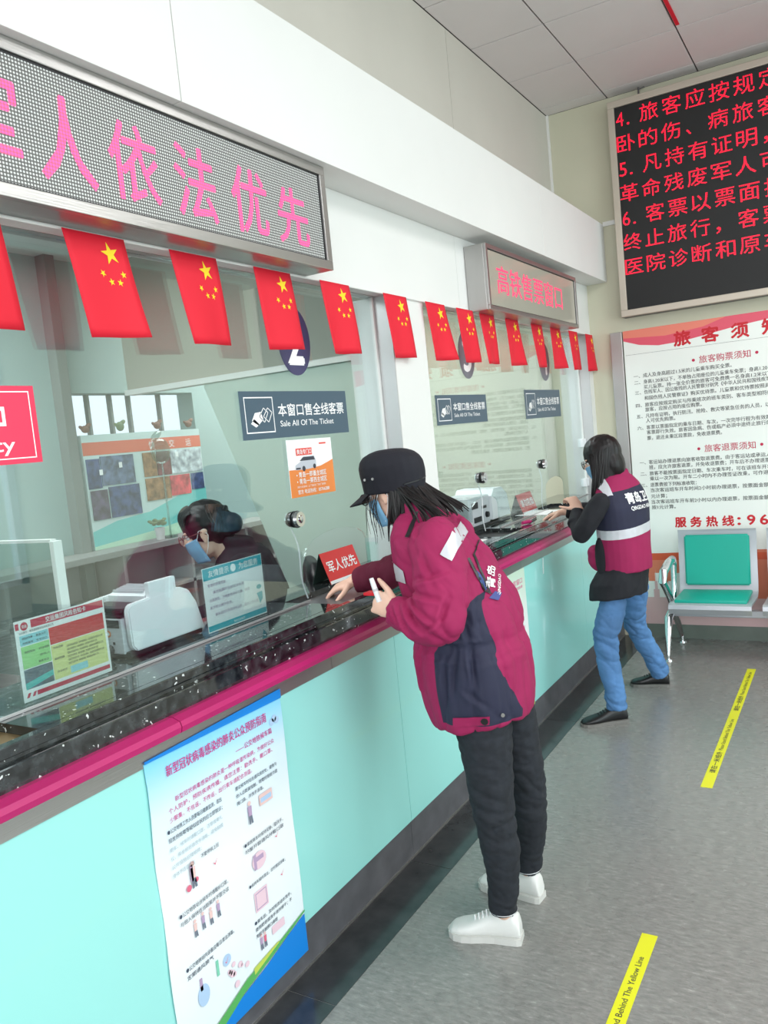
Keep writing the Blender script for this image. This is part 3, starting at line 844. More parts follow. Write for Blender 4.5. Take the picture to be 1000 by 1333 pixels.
plum = mat('dark blue number disc', (66, 66, 104), 0.4); greyd = mat('grey number disc', (120, 122, 132), 0.4)
for y, z, s, mm, lab in ((2.44, 2.035, '2', plum, 'dark blue oval number sign on the nearest ticket window'), (3.955, 2.04, '3', greyd, 'grey oval number sign behind the flags, left one on the farther window'), (5.18, 2.04, '4', greyd, 'grey oval number sign behind the flags, right one on the farther window')):
    t = thing('number_sign', lab, 'sign', (XG, y, z - 0.1))
    mb = MB(); mb.prism(PG, disc(y, z, 0.098, 32, 0.125), 0.0005, 0.003); mb.build('disc', mm, t, fixn=True)
    mb = MB(); put_text(mb, PG, s, y - 0.045, z - 0.082, 0.16, 0.09, 0.03, 0.0036); mb.build('numeral', 'white_print', t)

# orange leaflet with a van
lf = thing('leaflet', 'white and orange leaflet with a picture of a van taped to the nearest window', 'leaflet', (XG, 2.465, 1.47))
PLf = Plane((XG, 2.325, 1.471), (0, 1, -0.01), (0, 0.01, 1))
mb = MB(); mb.prism(PLf, rect(0, 0, 0.283, 0.208), 0.0005, 0.002); mb.build('sheet', 'white_print', lf, fixn=True)
m = MB(); of = 0.0025
org = mat('orange print', (240, 142, 70), 0.5); pk = mat('salmon red print', (232, 84, 74), 0.5); gv = mat('van body print', (200, 206, 216), 0.5); dk = mat('van window print', (60, 64, 76), 0.5)
flat(m, PLf, [(0, 0), (0.283, 0), (0.283, 0.125), (0.20, 0.105), (0.12, 0.098), (0, 0.100)], of, 0)
flat(m, PLf, rect(0.05, 0.150, 0.150, 0.176), of + 0.0003, 1)
flat(m, PLf, rect(0.20, 0.186, 0.245, 0.192), of + 0.0003, 1)
flat(m, PLf, [(0.04, 0.098), (0.04, 0.115), (0.075, 0.128), (0.095, 0.146), (0.16, 0.146), (0.17, 0.128), (0.17, 0.104), (0.12, 0.098)], of + 0.0004, 2)
flat(m, PLf, [(0.068, 0.130), (0.09, 0.143), (0.158, 0.143), (0.165, 0.130)], of + 0.0006, 3)
flat(m, PLf, disc(0.09, 0.101, 0.010), of + 0.0007, 3); flat(m, PLf, disc(0.158, 0.106, 0.009), of + 0.0007, 3); flat(m, PLf, rect(0.042, 0.100, 0.07, 0.106), of + 0.0007, 3)
m.build('leaflet_print', [org, pk, gv, dk], lf)
m = MB(); put_text(m, PLf, '黄岛专门口', 0.055, 0.154, 0.018, 0.09, 0.01, of + 0.0008)
put_text(m, PLf, '• 青岛一即墨主城区', 0.04, 0.070, 0.020, 0.19, 0.012, of + 0.0008); put_text(m, PLf, '• 青岛一莱西主城区', 0.04, 0.046, 0.020, 0.19, 0.012, of + 0.0008)
put_text(m, PLf, '网约车拼车 上门接送 门到门服务', 0.04, 0.032, 0.008, 0.18, 0.0, of + 0.0008); put_text(m, PLf, '官方 电话热线：85766288', 0.04, 0.010, 0.016, 0.2, 0.01, of + 0.0008)
m.build('lettering', 'white_print', lf)

# intercom discs through the glass, each with its cable
for k, (y, z, y2, lab) in enumerate([(2.341, 1.394, 2.40, 'chrome intercom disc in the nearest window above the reaching arm'), (4.025, 1.387, 4.08, 'chrome intercom disc in the farther window, left of the two'), (5.004, 1.384, 5.03, 'chrome intercom disc in the farther window, right of the two beside the last window sign')]):
    t = thing('intercom', lab, 'intercom', (XG, y, z - 0.04))
    mb = MB(); mb.cyl((XG - 0.028, y, z), (XG - 0.0085, y, z), 0.027, 0.030, 28); mb.cyl((XG + 0.0005, y, z), (XG + 0.007, y, z), 0.031, 0.031, 28); mb.build('black_ring', 'black_plastic', t, smooth=True)
    mb = MB(); mb.cyl((XG + 0.007, y, z), (XG + 0.020, y, z), 0.030, 0.027, 28); mb.cyl((XG + 0.020, y, z), (XG + 0.022, y, z), 0.015, 0.012, 20); mb.cyl((XG - 0.034, y, z), (XG - 0.028, y, z), 0.024, 0.027, 24)
    mb.build('chrome_cap', 'chrome', t, smooth=True)
    mb = MB(); pts = [(XG - 0.03, y, z - 0.028)] + [(XG - 0.028 + 0.006 * math.sin(q * 5), y + (y2 - y) * q + 0.008 * math.sin(q * 7), z - 0.034 - (z - 0.034 - ZT - 0.004) * q) for q in [i / 9 for i in range(1, 10)]]
    mb.tube(pts, 0.0028, 8); mb.build('cable', 'white_plastic', t, smooth=True)

# ------------------------------------------------------------------ ON THE COUNTER
# near acrylic card holder
def holder(y0, y1, z1, lab):
    t = thing('card_holder', lab, 'card holder', (-1.81, (y0 + y1) / 2, ZT))
    xf = -1.800
    box('acrylic_back', (xf - 0.007, y0, ZT + 0.004), (xf - 0.004, y1, z1), 'acrylic', t)
    box('acrylic_front', (xf, y0, ZT + 0.004), (xf + 0.002, y1, z1 + 0.003), 'acrylic', t)
    mb = MB(); mb.box((xf - 0.045, y0 - 0.008, ZT + 0.0005), (xf + 0.020, y1 + 0.008, ZT + 0.0038), 0, 0.001)
    mb.build('base', 'acrylic', t)
    return t, Plane((xf - 0.0015, y0, ZT + 0.006), (0, 1, 0), (0, 0, 1))


t, pc = holder(1.205, 1.492, 1.296, 'clear stand with a crimson bordered risk notice card beside the counter screen')
W, Hc = 0.287, 0.206
mb = MB(); mb.prism(pc, rect(0.006, 0.0, W - 0.006, Hc - 0.002), -0.0008, 0.0); mb.build('card', 'white_print', t, fixn=True)
m = MB()
crm = mat('crimson card print', (206, 40, 78), 0.5)
cols_ = [crm, mat('pale blue cell', (150, 216, 226), 0.5), mat('pale green cell', (158, 222, 140), 0.5), mat('pale yellow cell', (226, 226, 150), 0.5), mat('bright red cell', (214, 34, 48), 0.5), mat('dim photo cell', (84, 106, 120), 0.5, var=0.4, vscale=60), mat('teal photo counter', (60, 190, 184), 0.5)]
q = 0.0004
flat(m, pc, rect(0.052, 0.180, W - 0.010, 0.200), q, 0); flat(m, pc, rect(0.008, 0.182, 0.018, 0.198), q, 0); flat(m, pc, disc(0.033, 0.188, 0.0105), q, 0)
flat(m, pc, rect(0.045, 0.010, W - 0.012, 0.021), q, 0); flat(m, pc, [(0.014, 0.010), (0.022, 0.010), (0.028, 0.021), (0.020, 0.021)], q, 0); flat(m, pc, [(0.030, 0.010), (0.038, 0.010), (0.044, 0.021), (0.036, 0.021)], q, 0)
flat(m, pc, rect(0.016, 0.140, 0.098, 0.166), q, 1); flat(m, pc, rect(0.016, 0.082, 0.098, 0.138), q, 2); flat(m, pc, rect(0.016, 0.030, 0.098, 0.080), q, 5); flat(m, pc, [(0.016, 0.030), (0.098, 0.046), (0.098, 0.060), (0.016, 0.046)], q + 0.0002, 6)
flat(m, pc, rect(0.100, 0.122, W - 0.014, 0.166), q, 4); flat(m, pc, rect(0.100, 0.030, W - 0.014, 0.120), q, 3)
flat(m, pc, rect(0.150, 0.034, 0.205, 0.052), q + 0.0002, 1)
m.build('card_print', cols_, t)
m = MB(); put_text(m, pc, '交运集团风险告知卡', 0.095, 0.1835, 0.014, 0.125, 0.014, q * 2); put_text(m, pc, '交运', 0.026, 0.184, 0.008, 0.014, 0.01, q * 2); m.build('lettering', 'white_print', t)
m = MB()
put_text(m, pc, '公示单位：青岛道路客运站场有限公司', 0.016, 0.170, 0.0065, 0.10, 0, q * 2)
for a, b, s in ((0.022, 0.155, '风险点名称'), (0.062, 0.155, '售票大厅'), (0.022, 0.143, '风险编号'), (0.062, 0.143, '安全出口'), (0.024, 0.120, '风险等级'), (0.066, 0.120, '四级'), (0.066, 0.104, '责任人'), (0.060, 0.088, '联系电话'), (0.106, 0.109, '危险因素'), (0.106, 0.080, '事故类型及措施'), (0.110, 0.046, '安全标志')):
    put_text(m, pc, s, a, b, 0.006, 0.03, 0.004, q * 2)
for i in range(6): put_text(m, pc, '加强日常巡查检查，保持通道畅通，发现隐患及时整改并上报；', 0.146, 0.104 - i * 0.0092, 0.0062, 0.118 - 0.02 * (i % 2), 0.0, q * 2)
m.build('small_lettering', 'black_print', t)

# far acrylic card holder
t, pc = holder(1.872, 2.175, 1.300, 'clear stand with a teal bordered reminder card right of the banknote counter')
W, Hc = 0.303, 0.21
mb = MB(); mb.prism(pc, rect(0.004, 0.0, W - 0.004, Hc - 0.002), -0.0008, 0.0); mb.build('card', 'white_print', t, fixn=True)
m = MB(); tealp = mat('teal card print', (52, 176, 190), 0.5)
flat(m, pc, rect(0.006, 0.168, W - 0.006, 0.206), q, 0); flat(m, pc, rect(0.006, 0.004, W - 0.006, 0.022), q, 0)
flat(m, pc, disc(0.150, 0.187, 0.013), q * 2, 1)
flat(m, pc, disc(0.27, 0.098, 0.013, 16, 0.008), q, 0); flat(m, pc, [(0.255, 0.078), (0.285, 0.080), (0.284, 0.055), (0.268, 0.040), (0.262, 0.060)], q, 0)
m.build('card_print', [tealp, 'white_print'], t)
m = MB(); put_text(m, pc, '友情提示', 0.03, 0.176, 0.022, 0.098, 0.012, q * 2); put_text(m, pc, '为您服务', 0.178, 0.176, 0.022, 0.098, 0.012, q * 2); put_text(m, pc, '青岛交运集团', 0.125, 0.008, 0.008, 0.055, 0.0, q * 2); m.build('lettering', 'white_print', t)
m = MB()
greyp = mat('pale violet print', (168, 150, 176), 0.6)
for i, (s, w) in enumerate((('尊敬的旅客朋友：', 0.10), ('请您购票时当面核对车票', 0.17), ('点清票款，仔细查看乘车日期、时间', 0.22), ('离开柜台概不负责。', 0.12), ('请主动出示有效身份证件，配合工作人员', 0.24))):
    put_text(m, pc, s, 0.022 + (0.02 if i in (1, 4) else 0), 0.145 - i * 0.024, 0.0105, w * 0.9, 0.0, q * 2)
m.build('small_lettering', [greyp], t)

# banknote counter
bk = thing('banknote_counter', 'white banknote counting machine with black base between the two card stands', 'machine', (-1.93, 1.76, ZT))
XM = -1.852
PS = WALL_L(XM)
prof = [(1.628, 1.104), (1.613, 1.122), (1.611, 1.228), (1.622, 1.244), (1.69, 1.248), (1.825, 1.256), (1.863, 1.239), (1.892, 1.193), (1.916, 1.104)]


def cover(x0, x1):
    mb = MB(); mb.prism(PS, prof, x0, x1)
    bm = bmesh.new(); vv = [bm.verts.new(v) for v in mb.v]; [bm.faces.new([vv[i] for i in f]) for f in mb.f]; bmesh.ops.recalc_face_normals(bm, faces=bm.faces)
    bmesh.ops.bevel(bm, geom=[e for e in bm.edges], offset=0.004, segments=2, affect='EDGES')
    mb = MB(); mb.bm(bm); mb.build('side_cover', 'white_plastic', bk, smooth=True)


cover(-0.022, 0.0); cover(-0.215, -0.193)
mb = MB(); mb.box((-2.042, 1.600, 1.10), (-1.877, 1.885, 1.205), 0, 0.003); mb.build('rear_panel', 'grey_plastic', bk)
mb = MB(); mb.box((-2.06, 1.606, 1.0885), (-1.858, 1.908, 1.106), 0, 0.004)
for a in (1.65, 1.86): mb.cyl((-1.90, a, ZT + 0.0003), (-1.90, a, 1.09), 0.014)
mb.build('base', 'black_plastic', bk)
mb = MB(); mb.box((-1.872, 1.700, 1.240), (-1.853, 1.810, 1.294), 0, 0.003); mb.build('paper_stop', 'white_plastic', bk)
mb = MB(); mb.box((-2.04, 1.612, 1.222), (-1.880, 1.70, 1.234), 0, 0.003); mb.box((-2.04, 1.604, 1.206), (-1.880, 1.612, 1.214)); mb.build('hopper', 'black_plastic', bk)
mb = MB(); mb.prism(WALL_L(-1.88), [(1.70, 1.20), (1.70, 1.252), (1.74, 1.266), (1.82, 1.262), (1.87, 1.235), (1.89, 1.20)], -0.155, 0.0); mb.build('top_cover', 'white_plastic', bk, fixn=True)
mb = MB()
for i in range(5): mb.box((-2.03, 1.715 + i * 0.014, 1.258 + i * 0.002), (-1.90, 1.722 + i * 0.014, 1.266 + i * 0.002))
mb.build('keypad', 'grey_plastic', bk)
m = MB(); PBk = Plane((0, 1.600, 0), (1, 0, 0), (0, 0, 1))
flat(m, PBk, rect(-2.03, 1.178, -1.885, 1.202), 0.001, 0); flat(m, PBk, disc(-1.935, 1.160, 0.011), 0.001, 1); flat(m, PBk, disc(-1.935, 1.160, 0.005), 0.0015, 3); flat(m, PBk, rect(-1.96, 1.126, -1.938, 1.139), 0.001, 2); flat(m, PBk, rect(-1.975, 1.155, -1.960, 1.176), 0.001, 0); flat(m, PBk, rect(-1.920, 1.128, -1.910, 1.136), 0.001, 0)
m.build('rear_details', ['black_plastic', mat('orange sticker', (224, 120, 50), 0.5), mat('dark red switch', (120, 30, 40), 0.4), 'white_print'], bk)
mb = MB(); mb.cyl((-1.932, 1.600, 1.112), (-1.932, 1.578, 1.112), 0.015, 0.012, 8); mb.tube([(-1.932, 1.58, 1.112), (-1.935, 1.565, 1.108), (-1.96, 1.56, 1.098), (-2.02, 1.56, 1.092)], 0.004, 8); mb.build('power_plug', 'black_plastic', bk)

# second machine and small printer behind the farther window
pm2 = thing('banknote_counter', 'grey banknote counting machine behind the farther window, left of the red tent card', 'machine', (-1.95, 4.35, ZT))
mb = MB(); mb.box((-2.12, 4.12, ZT + 0.012), (-1.90, 4.42, 1.265), 0, 0.012); mb.build('body', 'grey_plastic', pm2)
mb = MB(); mb.prism(WALL_L(-1.885), [(4.42, 1.11), (4.42, 1.25), (4.46, 1.29), (4.58, 1.29), (4.66, 1.24), (4.70, 1.11)], -0.24, 0.0); mb.build('side_cover', 'white_plastic', pm2, fixn=True)
mb = MB(); mb.box((-2.12, 4.12, ZT + 0.0005), (-1.89, 4.70, ZT + 0.012)); mb.box((-1.9, 4.16, 1.20), (-1.895, 4.24, 1.235)); mb.box((-1.9, 4.30, 1.19), (-1.895, 4.36, 1.205)); mb.box((-1.9, 4.18, 1.12), (-1.895, 4.28, 1.15))
mb.build('black_details', 'black_plastic', pm2)
mb = MB(); mb.cyl((-1.90, 4.36, 1.15), (-1.885, 4.36, 1.15), 0.018, 0.016, 16); mb.build('dial', 'black_plastic', pm2)

# red tent cards
tentm = mat('red tent card', (222, 56, 56), 0.5)


def tent(y0, w, xf, lab, s, h=0.125, rz=0.0):
    t = thing('tent_card', lab, 'card', (xf - 0.03, y0 + w / 2, ZT))
    mb = MB(); tk = 0.002; d = 0.045; zt = ZT + 0.0005
    mb.add([(xf, y0, zt), (xf, y0 + w, zt), (xf - d, y0 + w, zt + h), (xf - d, y0, zt + h), (xf - tk, y0, zt), (xf - tk, y0 + w, zt), (xf - d - tk, y0 + w, zt + h), (xf - d - tk, y0, zt + h)],
           [(0, 1, 2, 3), (7, 6, 5, 4), (0, 3, 7, 4), (1, 5, 6, 2), (3, 2, 6, 7), (0, 4, 5, 1)]); mb.build('front_leaf', tentm, t)
    mb = MB()
    mb.add([(xf - 2 * d, y0, zt), (xf - 2 * d, y0 + w, zt), (xf - d - tk, y0 + w, zt + h), (xf - d - tk, y0, zt + h), (xf - 2 * d - tk, y0, zt), (xf - 2 * d - tk, y0 + w, zt), (xf - d - 2 * tk, y0 + w, zt + h), (xf - d - 2 * tk, y0, zt + h)],
           [(3, 2, 1, 0), (4, 5, 6, 7), (0, 4, 7, 3), (1, 2, 6, 5), (3, 7, 6, 2), (0, 1, 5, 4)]); mb.build('back_leaf', mat('dark green card back', (40, 64, 58), 0.5), t)
    pl = Plane((xf, y0, zt), (0, 1, 0), V((-d, 0, h)))
    m = MB(); L = math.hypot(d, h); put_text(m, pl, s, w * 0.08, L * 0.35, L * 0.36, w * 0.84, 0.012, 0.001); flat(m, pl, rect(0, 0, w, L * 0.1), 0.001); m.build('lettering', 'white_print', t)


tent(2.66, 0.25, -1.86, 'red tent card half hidden behind the sleeve of the reaching person', '军人优先')
tent(3.62, 0.24, -1.80, 'red tent card just right of the shoulder of the nearer person', '军人优先', 0.115)
tent(4.78, 0.26, -1.83, 'red tent card near the far end of the counter behind the glass', '请勿吸烟', 0.125)

# papers
for (a, b, c, d, z, lab) in ((-1.88, 3.62, -1.66, 3.80, 0.0, 'white form lying on the granite by the middle money tray'), (-1.88, 4.75, -1.64, 5.0, 0.0, 'white sheet lying on the granite near the farther person')):
    mb = MB(); mb.box((a, b, ZT + 0.0004), (c, d, ZT + 0.0012)); tag(mb.build('paper_sheet', 'paper'), lab, 'paper')
for i, (x, y, ln) in enumerate(((-1.66, 4.42, 0.16), (-1.65, 4.72, 0.13))):
    mb = MB(); mb.cyl((x, y, ZT + 0.005), (x - 0.02, y + ln, ZT + 0.005), 0.004, n=8); mb.ell((x, y, ZT + 0.005), (0.005, 0.008, 0.0045), seg=8)
    tag(mb.build('pen', 'black_plastic'), ('black pen lying by the money tray in front of the farther person', 'second black pen on the granite, closer to the far wall')[i], 'pen')
rs = MB(); rs.cyl((-1.66, 4.30, ZT + 0.012), (-1.64, 4.36, ZT + 0.012), 0.009, 0.011, 10); rs.cyl((-1.64, 4.36, ZT + 0.012), (-1.635, 4.375, ZT + 0.012), 0.006, n=8)
tag(rs.build('lipstick_pen', 'magenta'), 'small magenta seal stick lying on the granite near the second tray', 'stick')
ds = thing('dispenser_bottle', 'small white bottle with chrome neck at the left edge behind the glass', 'bottle', (-1.83, 1.115, ZT))
mb = MB(); mb.cyl((-1.83, 1.11, ZT + 0.0005), (-1.83, 1.11, ZT + 0.05), 0.024, 0.022, 18); mb.build('body', 'white_plastic', ds, smooth=True)
mb = MB(); mb.cyl((-1.83, 1.11, ZT + 0.05), (-1.83, 1.11, ZT + 0.065), 0.02, 0.012, 18); mb.build('neck', 'chrome', ds, smooth=True)

# ------------------------------------------------------------------ POSTERS ON THE COUNTER FRONT
def grad_mat(name, z0, z1, stops):
    m = bpy.data.materials.new(name); m.use_nodes = True
    nt = m.node_tree; b = nt.nodes['Principled BSDF']; b.inputs['Roughness'].default_value = 0.35
    g = nd(nt, 'ShaderNodeTexCoord'); sp = nd(nt, 'ShaderNodeSeparateXYZ'); nt.links.new(g.outputs['Object'], sp.inputs[0])
    mr = nd(nt, 'ShaderNodeMapRange'); mr.inputs[1].default_value = z0; mr.inputs[2].default_value = z1
    nt.links.new(sp.outputs[2], mr.inputs[0]); rp = nd(nt, 'ShaderNodeValToRGB')
    e = rp.color_ramp.elements
    e[0].position = stops[0][0]; e[0].color = rgb(*stops[0][1]); e[1].position = stops[-1][0]; e[1].color = rgb(*stops[-1][1])
    for p, c in stops[1:-1]: x = e.new(p); x.color = rgb(*c)
    nt.links.new(mr.outputs[0], rp.inputs[0]); nt.links.new(rp.outputs[0], b.inputs['Base Color'])
    return m


po = thing('health_poster', 'large blue and white health advice poster taped to the counter front', 'poster', (XP, 1.63, 0.08))
PP = Plane((XP, 1.352, 0.0), (0, 1, 0), (0, 0, 1))
sheet_m = grad_mat('sky tinted poster paper', 0.08, 0.92, [(0.0, (236, 246, 250)), (0.55, (244, 249, 252)), (0.8, (222, 242, 252)), (1.0, (110, 208, 244))])
mb = MB(); N = 12
vs = []; fs = []
pol = [(0.0, 0.905), (0.0, 0.07), (0.552, 0.07), (0.556, 0.925)]
for h in (0.0012, 0.003):
    for j in range(N + 1):
        for i in range(2):
            zt_ = 0.905 + 0.015 * i
            z = zt_ + (0.07 - zt_) * j / N
            wob = 0.003 * math.sin(j * 1.3) * (1 if i == 0 else 0.6)
            vs.append(PP(0.555 * i + wob * (1 - i), z, h + 0.004 * (1 + math.sin(j * 0.9)) * (0.5 if h > 0.002 else 0.5)))
k = 2 * (N + 1)
for j in range(N):
    a = j * 2; fs.append((a + k, a + 2 + k, a + 3 + k, a + 1 + k)); fs.append((a, a + 1, a + 3, a + 2))
    fs.append((a, a + 2, a + 2 + k, a + k)); fs.append((a + 1, a + 1 + k, a + 3 + k, a + 3))
fs += [(0, k, k + 1, 1), (2 * N, 2 * N + 1, 2 * N + 1 + k, 2 * N + k)]
mb.add(vs, fs); mb.build('sheet', sheet_m, po, fixn=True)
of = 0.0088
m = MB()
flat(m, PP, [(0.0, 0.905), (0.012, 0.905), (0.556, 0.893), (0.556, 0.922), (0.0, 0.912)], of, 0)
flat(m, PP, [(0.07, 0.07), (0.552, 0.07), (0.552, 0.192), (0.46, 0.172), (0.36, 0.145), (0.25, 0.125), (0.15, 0.105)], of, 0)
flat(m, PP, [(0.02, 0.07), (0.10, 0.07), (0.25, 0.128), (0.38, 0.155), (0.555, 0.198), (0.555, 0.204), (0.42, 0.178), (0.27, 0.160), (0.12, 0.11)], of + 0.0004, 1)
flat(m, PP, [(0.30, 0.150), (0.42, 0.178), (0.42, 0.183), (0.30, 0.170)], of + 0.0006, 2)
m.build('poster_print', [mat('royal blue print', (20, 132, 220), 0.4), mat('grass green print', (90, 176, 96), 0.4), mat('yellow green print', (196, 214, 90), 0.4)], po)
m = MB(); mgp = mat('magenta print', (208, 44, 132), 0.5)
put_text(m, PP, '新型冠状病毒感染的肺炎公众预防指南', 0.066, 0.845, 0.030, 0.41, 0.006, of)
put_text(m, PP, '——公交地铁候车篇', 0.33, 0.803, 0.018, 0.165, 0.004, of)
for i, s in enumerate(('新型冠状病毒感染的肺炎是一种呼吸道传染病，为做好公众', '个人防护，预防疾病传播，请您注意：勤洗手、戴口罩、', '少聚集，不信谣，不传谣，出行乘车请配合测温。')):
    put_text(m, PP, s, 0.085 if i == 0 else 0.058, 0.772 - i * 0.024, 0.0145, 0.415 if i == 0 else (0.43 if i == 1 else 0.33), 0.0, of)
m.build('magenta_lettering', mgp, po)
m = MB(); dkp = mat('dark blue print', (66, 78, 96), 0.6)
paleg = mat('pale grey print', (170, 188, 196), 0.6)
left = ['●公交地铁工作人员要每日健康监测，若出', '现发热咳嗽等疑似症状的应立即就诊；']
for i, s in enumerate(left): put_text(m, PP, s, 0.046, 0.698 - i * 0.023, 0.013, 0.205, 0.002, of)
put_text(m, PP, '不要带病上班', 0.15, 0.583, 0.012, 0.07, 0.002, of)
for i, s in enumerate(('●公交地铁站台候车时请戴好口罩，', '与他人保持适当距离并不要交谈')): put_text(m, PP, s, 0.05, 0.466 - i * 0.022, 0.013, 0.188, 0.002, of)
for i, s in enumerate(('●公交地铁站内设备应每日清洁消毒，', '定期通风换气')): put_text(m, PP, s, 0.05, 0.318 - i * 0.022, 0.013, 0.188 if i == 0 else 0.1, 0.002, of)
for i, s in enumerate(('建议候车时站在通风良好处，避免与', '他人近距离接触，咳嗽时用纸巾遮', '掩口鼻，并洗手消毒。')): put_text(m, PP, s, 0.31, 0.700 - i * 0.022, 0.012, 0.19 if i < 2 else 0.12, 0.002, of)
for i, s in enumerate(('●乘客乘车时保持安静，勤洗手，', '尽量开窗通风并戴口罩')): put_text(m, PP, s, 0.32, 0.524 - i * 0.020, 0.012, 0.18, 0.002, of)
put_text(m, PP, '●保持车厢内清洁，定时擦拭消毒；', 0.32, 0.400, 0.011, 0.17, 0.002, of)
for i, s in enumerate(('●乘车后，及时用流动水洗手，', '使用肥皂或洗手液并擦干；不', '用脏手触摸口鼻眼')): put_text(m, PP, s, 0.325, 0.285 - i * 0.020, 0.012, 0.175 if i < 2 else 0.1, 0.002, of)
m.build('dark_lettering', dkp, po)
m = MB()
for i, s in enumerate(('乘车、候车时请戴口罩，注意咳嗽礼', '仪，乘坐前后请洗手消毒，避免触摸', '公共设施后揉眼睛；', '身体不适请就医')): put_text(m, PP, s, 0.046, 0.650 - i * 0.023, 0.012, (0.2, 0.2, 0.11, 0.08)[i], 0.0, of)
m.build('pale_lettering', paleg, po)
# small drawings
m = MB()


def person_icon(a, b, h, mi):
    flat(m, PP, disc(a, b + h * 0.88, h * 0.1, 12), of, 2); flat(m, PP, [(a - h * .1, b + h * .35), (a + h * .1, b + h * .35), (a + h * .12, b + h * .76), (a - h * .12, b + h * .76)], of, mi)
    flat(m, PP, [(a - h * .1, b), (a - h * .02, b), (a + 0.0, b + h * .35), (a - h * .1, b + h * .35)], of, 3); flat(m, PP, [(a + h * .04, b), (a + h * .14, b), (a + h * .1, b + h * .35), (a + 0.0, b + h * .35)], of, 3)


def tick(a, b, s, mi=0):
    flat(m, PP, [(a, b + s * .4), (a + s * .35, b), (a + s, b + s), (a + s * .38, b + s * .25)], of + 0.0004, mi)


person_icon(0.115, 0.52, 0.075, 2); flat(m, PP, rect(0.105, 0.54, 0.115, 0.585), of, 4); flat(m, PP, disc(0.095, 0.528, 0.009), of, 0); flat(m, PP, disc(0.125, 0.538, 0.007), of, 0)
tick(0.19, 0.54, 0.022)
for k_ in range(4): person_icon(0.10 + k_ * 0.03, 0.39 + 0.004 * (k_ % 2), 0.05, 4 if k_ % 2 else 2)
person_icon(0.36, 0.58, 0.07, 4); flat(m, PP, rect(0.405, 0.612, 0.465, 0.645), of, 2); flat(m, PP, rect(0.41, 0.62, 0.46, 0.634), of + 0.0003, 5)
flat(m, PP, disc(0.375, 0.462, 0.032, 20, 0.026), of, 6); flat(m, PP, rect(0.35, 0.44, 0.362, 0.485), of + 0.0003, 4); flat(m, PP, rect(0.362, 0.462, 0.395, 0.476), of + 0.0003, 4)
flat(m, PP, rect(0.335, 0.318, 0.395, 0.378), of, 6); frame(m, PP, 0.340, 0.323, 0.390, 0.373, 0.003, of + 0.0003, 4)
tick(0.455, 0.488, 0.02); tick(0.46, 0.364, 0.02, 0)
person_icon(0.345, 0.20, 0.05, 4); person_icon(0.362, 0.20, 0.047, 0); flat(m, PP, rect(0.395, 0.215, 0.455, 0.24), of, 6)
flat(m, PP, disc(0.10, 0.225, 0.022, 16, 0.03), of, 5); flat(m, PP, rect(0.09, 0.24, 0.10, 0.275), of, 4); flat(m, PP, rect(0.155, 0.24, 0.165, 0.285), of, 1)
flat(m, PP, disc(0.198, 0.262, 0.016), of, 5); tick(0.188, 0.254, 0.018)
random.seed(3)
for k_ in range(14):
    a, b = (random.uniform(0.20, 0.29), random.uniform(0.17, 0.235)) if k_ < 9 else (random.uniform(0.0, 0.06), random.uniform(0.1, 0.16)); flat(m, PP, disc(a, b, random.uniform(0.005, 0.011), 10), of + 0.0003, 6)
for k_ in range(3): flat(m, PP, disc(0.50 + 0.012 * k_, 0.835 + 0.008 * (k_ % 2), 0.011, 12), of, 5)
m.build('drawings', [mat('tick red print', (224, 110, 136), 0.5), mat('bottle green print', (130, 208, 180), 0.5), mat('skin tone print', (236, 200, 196), 0.5), mat('slate print', (110, 120, 136), 0.5), mat('violet print', (184, 158, 190), 0.5), mat('pale blue print', (178, 206, 236), 0.5), mat('pale pink print', (238, 206, 218), 0.5)], po)

p2_ = thing('nurse_poster', 'pale green poster with a nurse on the counter front behind the nearer person', 'poster', (XP, 3.8, 0.15))
PQ = Plane((XP, 3.52, 0.0), (0, 1, 0), (0, 0, 1))
mb = MB(); mb.prism(PQ, rect(0, 0.145, 0.522, 0.905), 0.001, 0.003); mb.build('sheet', grad_mat('pale green poster paper', 0.14, 0.9, [(0.0, (236, 250, 244)), (0.6, (246, 252, 250)), (1.0, (206, 232, 210))]), p2_, fixn=True)
m = MB(); of = 0.0036
flat(m, PQ, [(0.30, 0.145), (0.522, 0.145), (0.522, 0.25), (0.42, 0.24), (0.33, 0.19)], of, 0); flat(m, PQ, [(0.30, 0.145), (0.40, 0.145), (0.46, 0.20), (0.522, 0.30), (0.522, 0.22), (0.45, 0.16)], of + 0.0003, 1)
flat(m, PQ, disc(0.40, 0.742, 0.024, 18, 0.036), of, 2); flat(m, PQ, disc(0.40, 0.735, 0.015, 16, 0.022), of + 0.0004, 3); flat(m, PQ, rect(0.38, 0.768, 0.42, 0.785), of + 0.0006, 4); flat(m, PQ, [(0.365, 0.665), (0.435, 0.665), (0.42, 0.71), (0.38, 0.71)], of + 0.0003, 4)
m.build('poster_print', [mat('lime print', (160, 214, 96), 0.5), mat('leaf print', (110, 190, 80), 0.5), mat('hair print', (44, 30, 40), 0.5), mat('face print', (244, 206, 190), 0.5), mat('white cap print', (246, 246, 248), 0.5)], p2_)
m = MB(); put_text(m, PQ, '文明服务  微笑窗口', 0.10, 0.82, 0.03, 0.38, 0.004, of); put_text(m, PQ, '共同抗疫', 0.36, 0.795, 0.016, 0.12, 0.004, of)
for i in range(6): put_text(m, PQ, ['注意个人卫生', '出门戴好口罩', '保持安全距离', '配合体温检测', '不要聚集停留', '及时洗手消毒'][i], 0.34, 0.62 - 0.045 * i, 0.018, 0.13, 0.0, of)
m.build('lettering', mat('rose print', (226, 90, 150), 0.5), p2_)
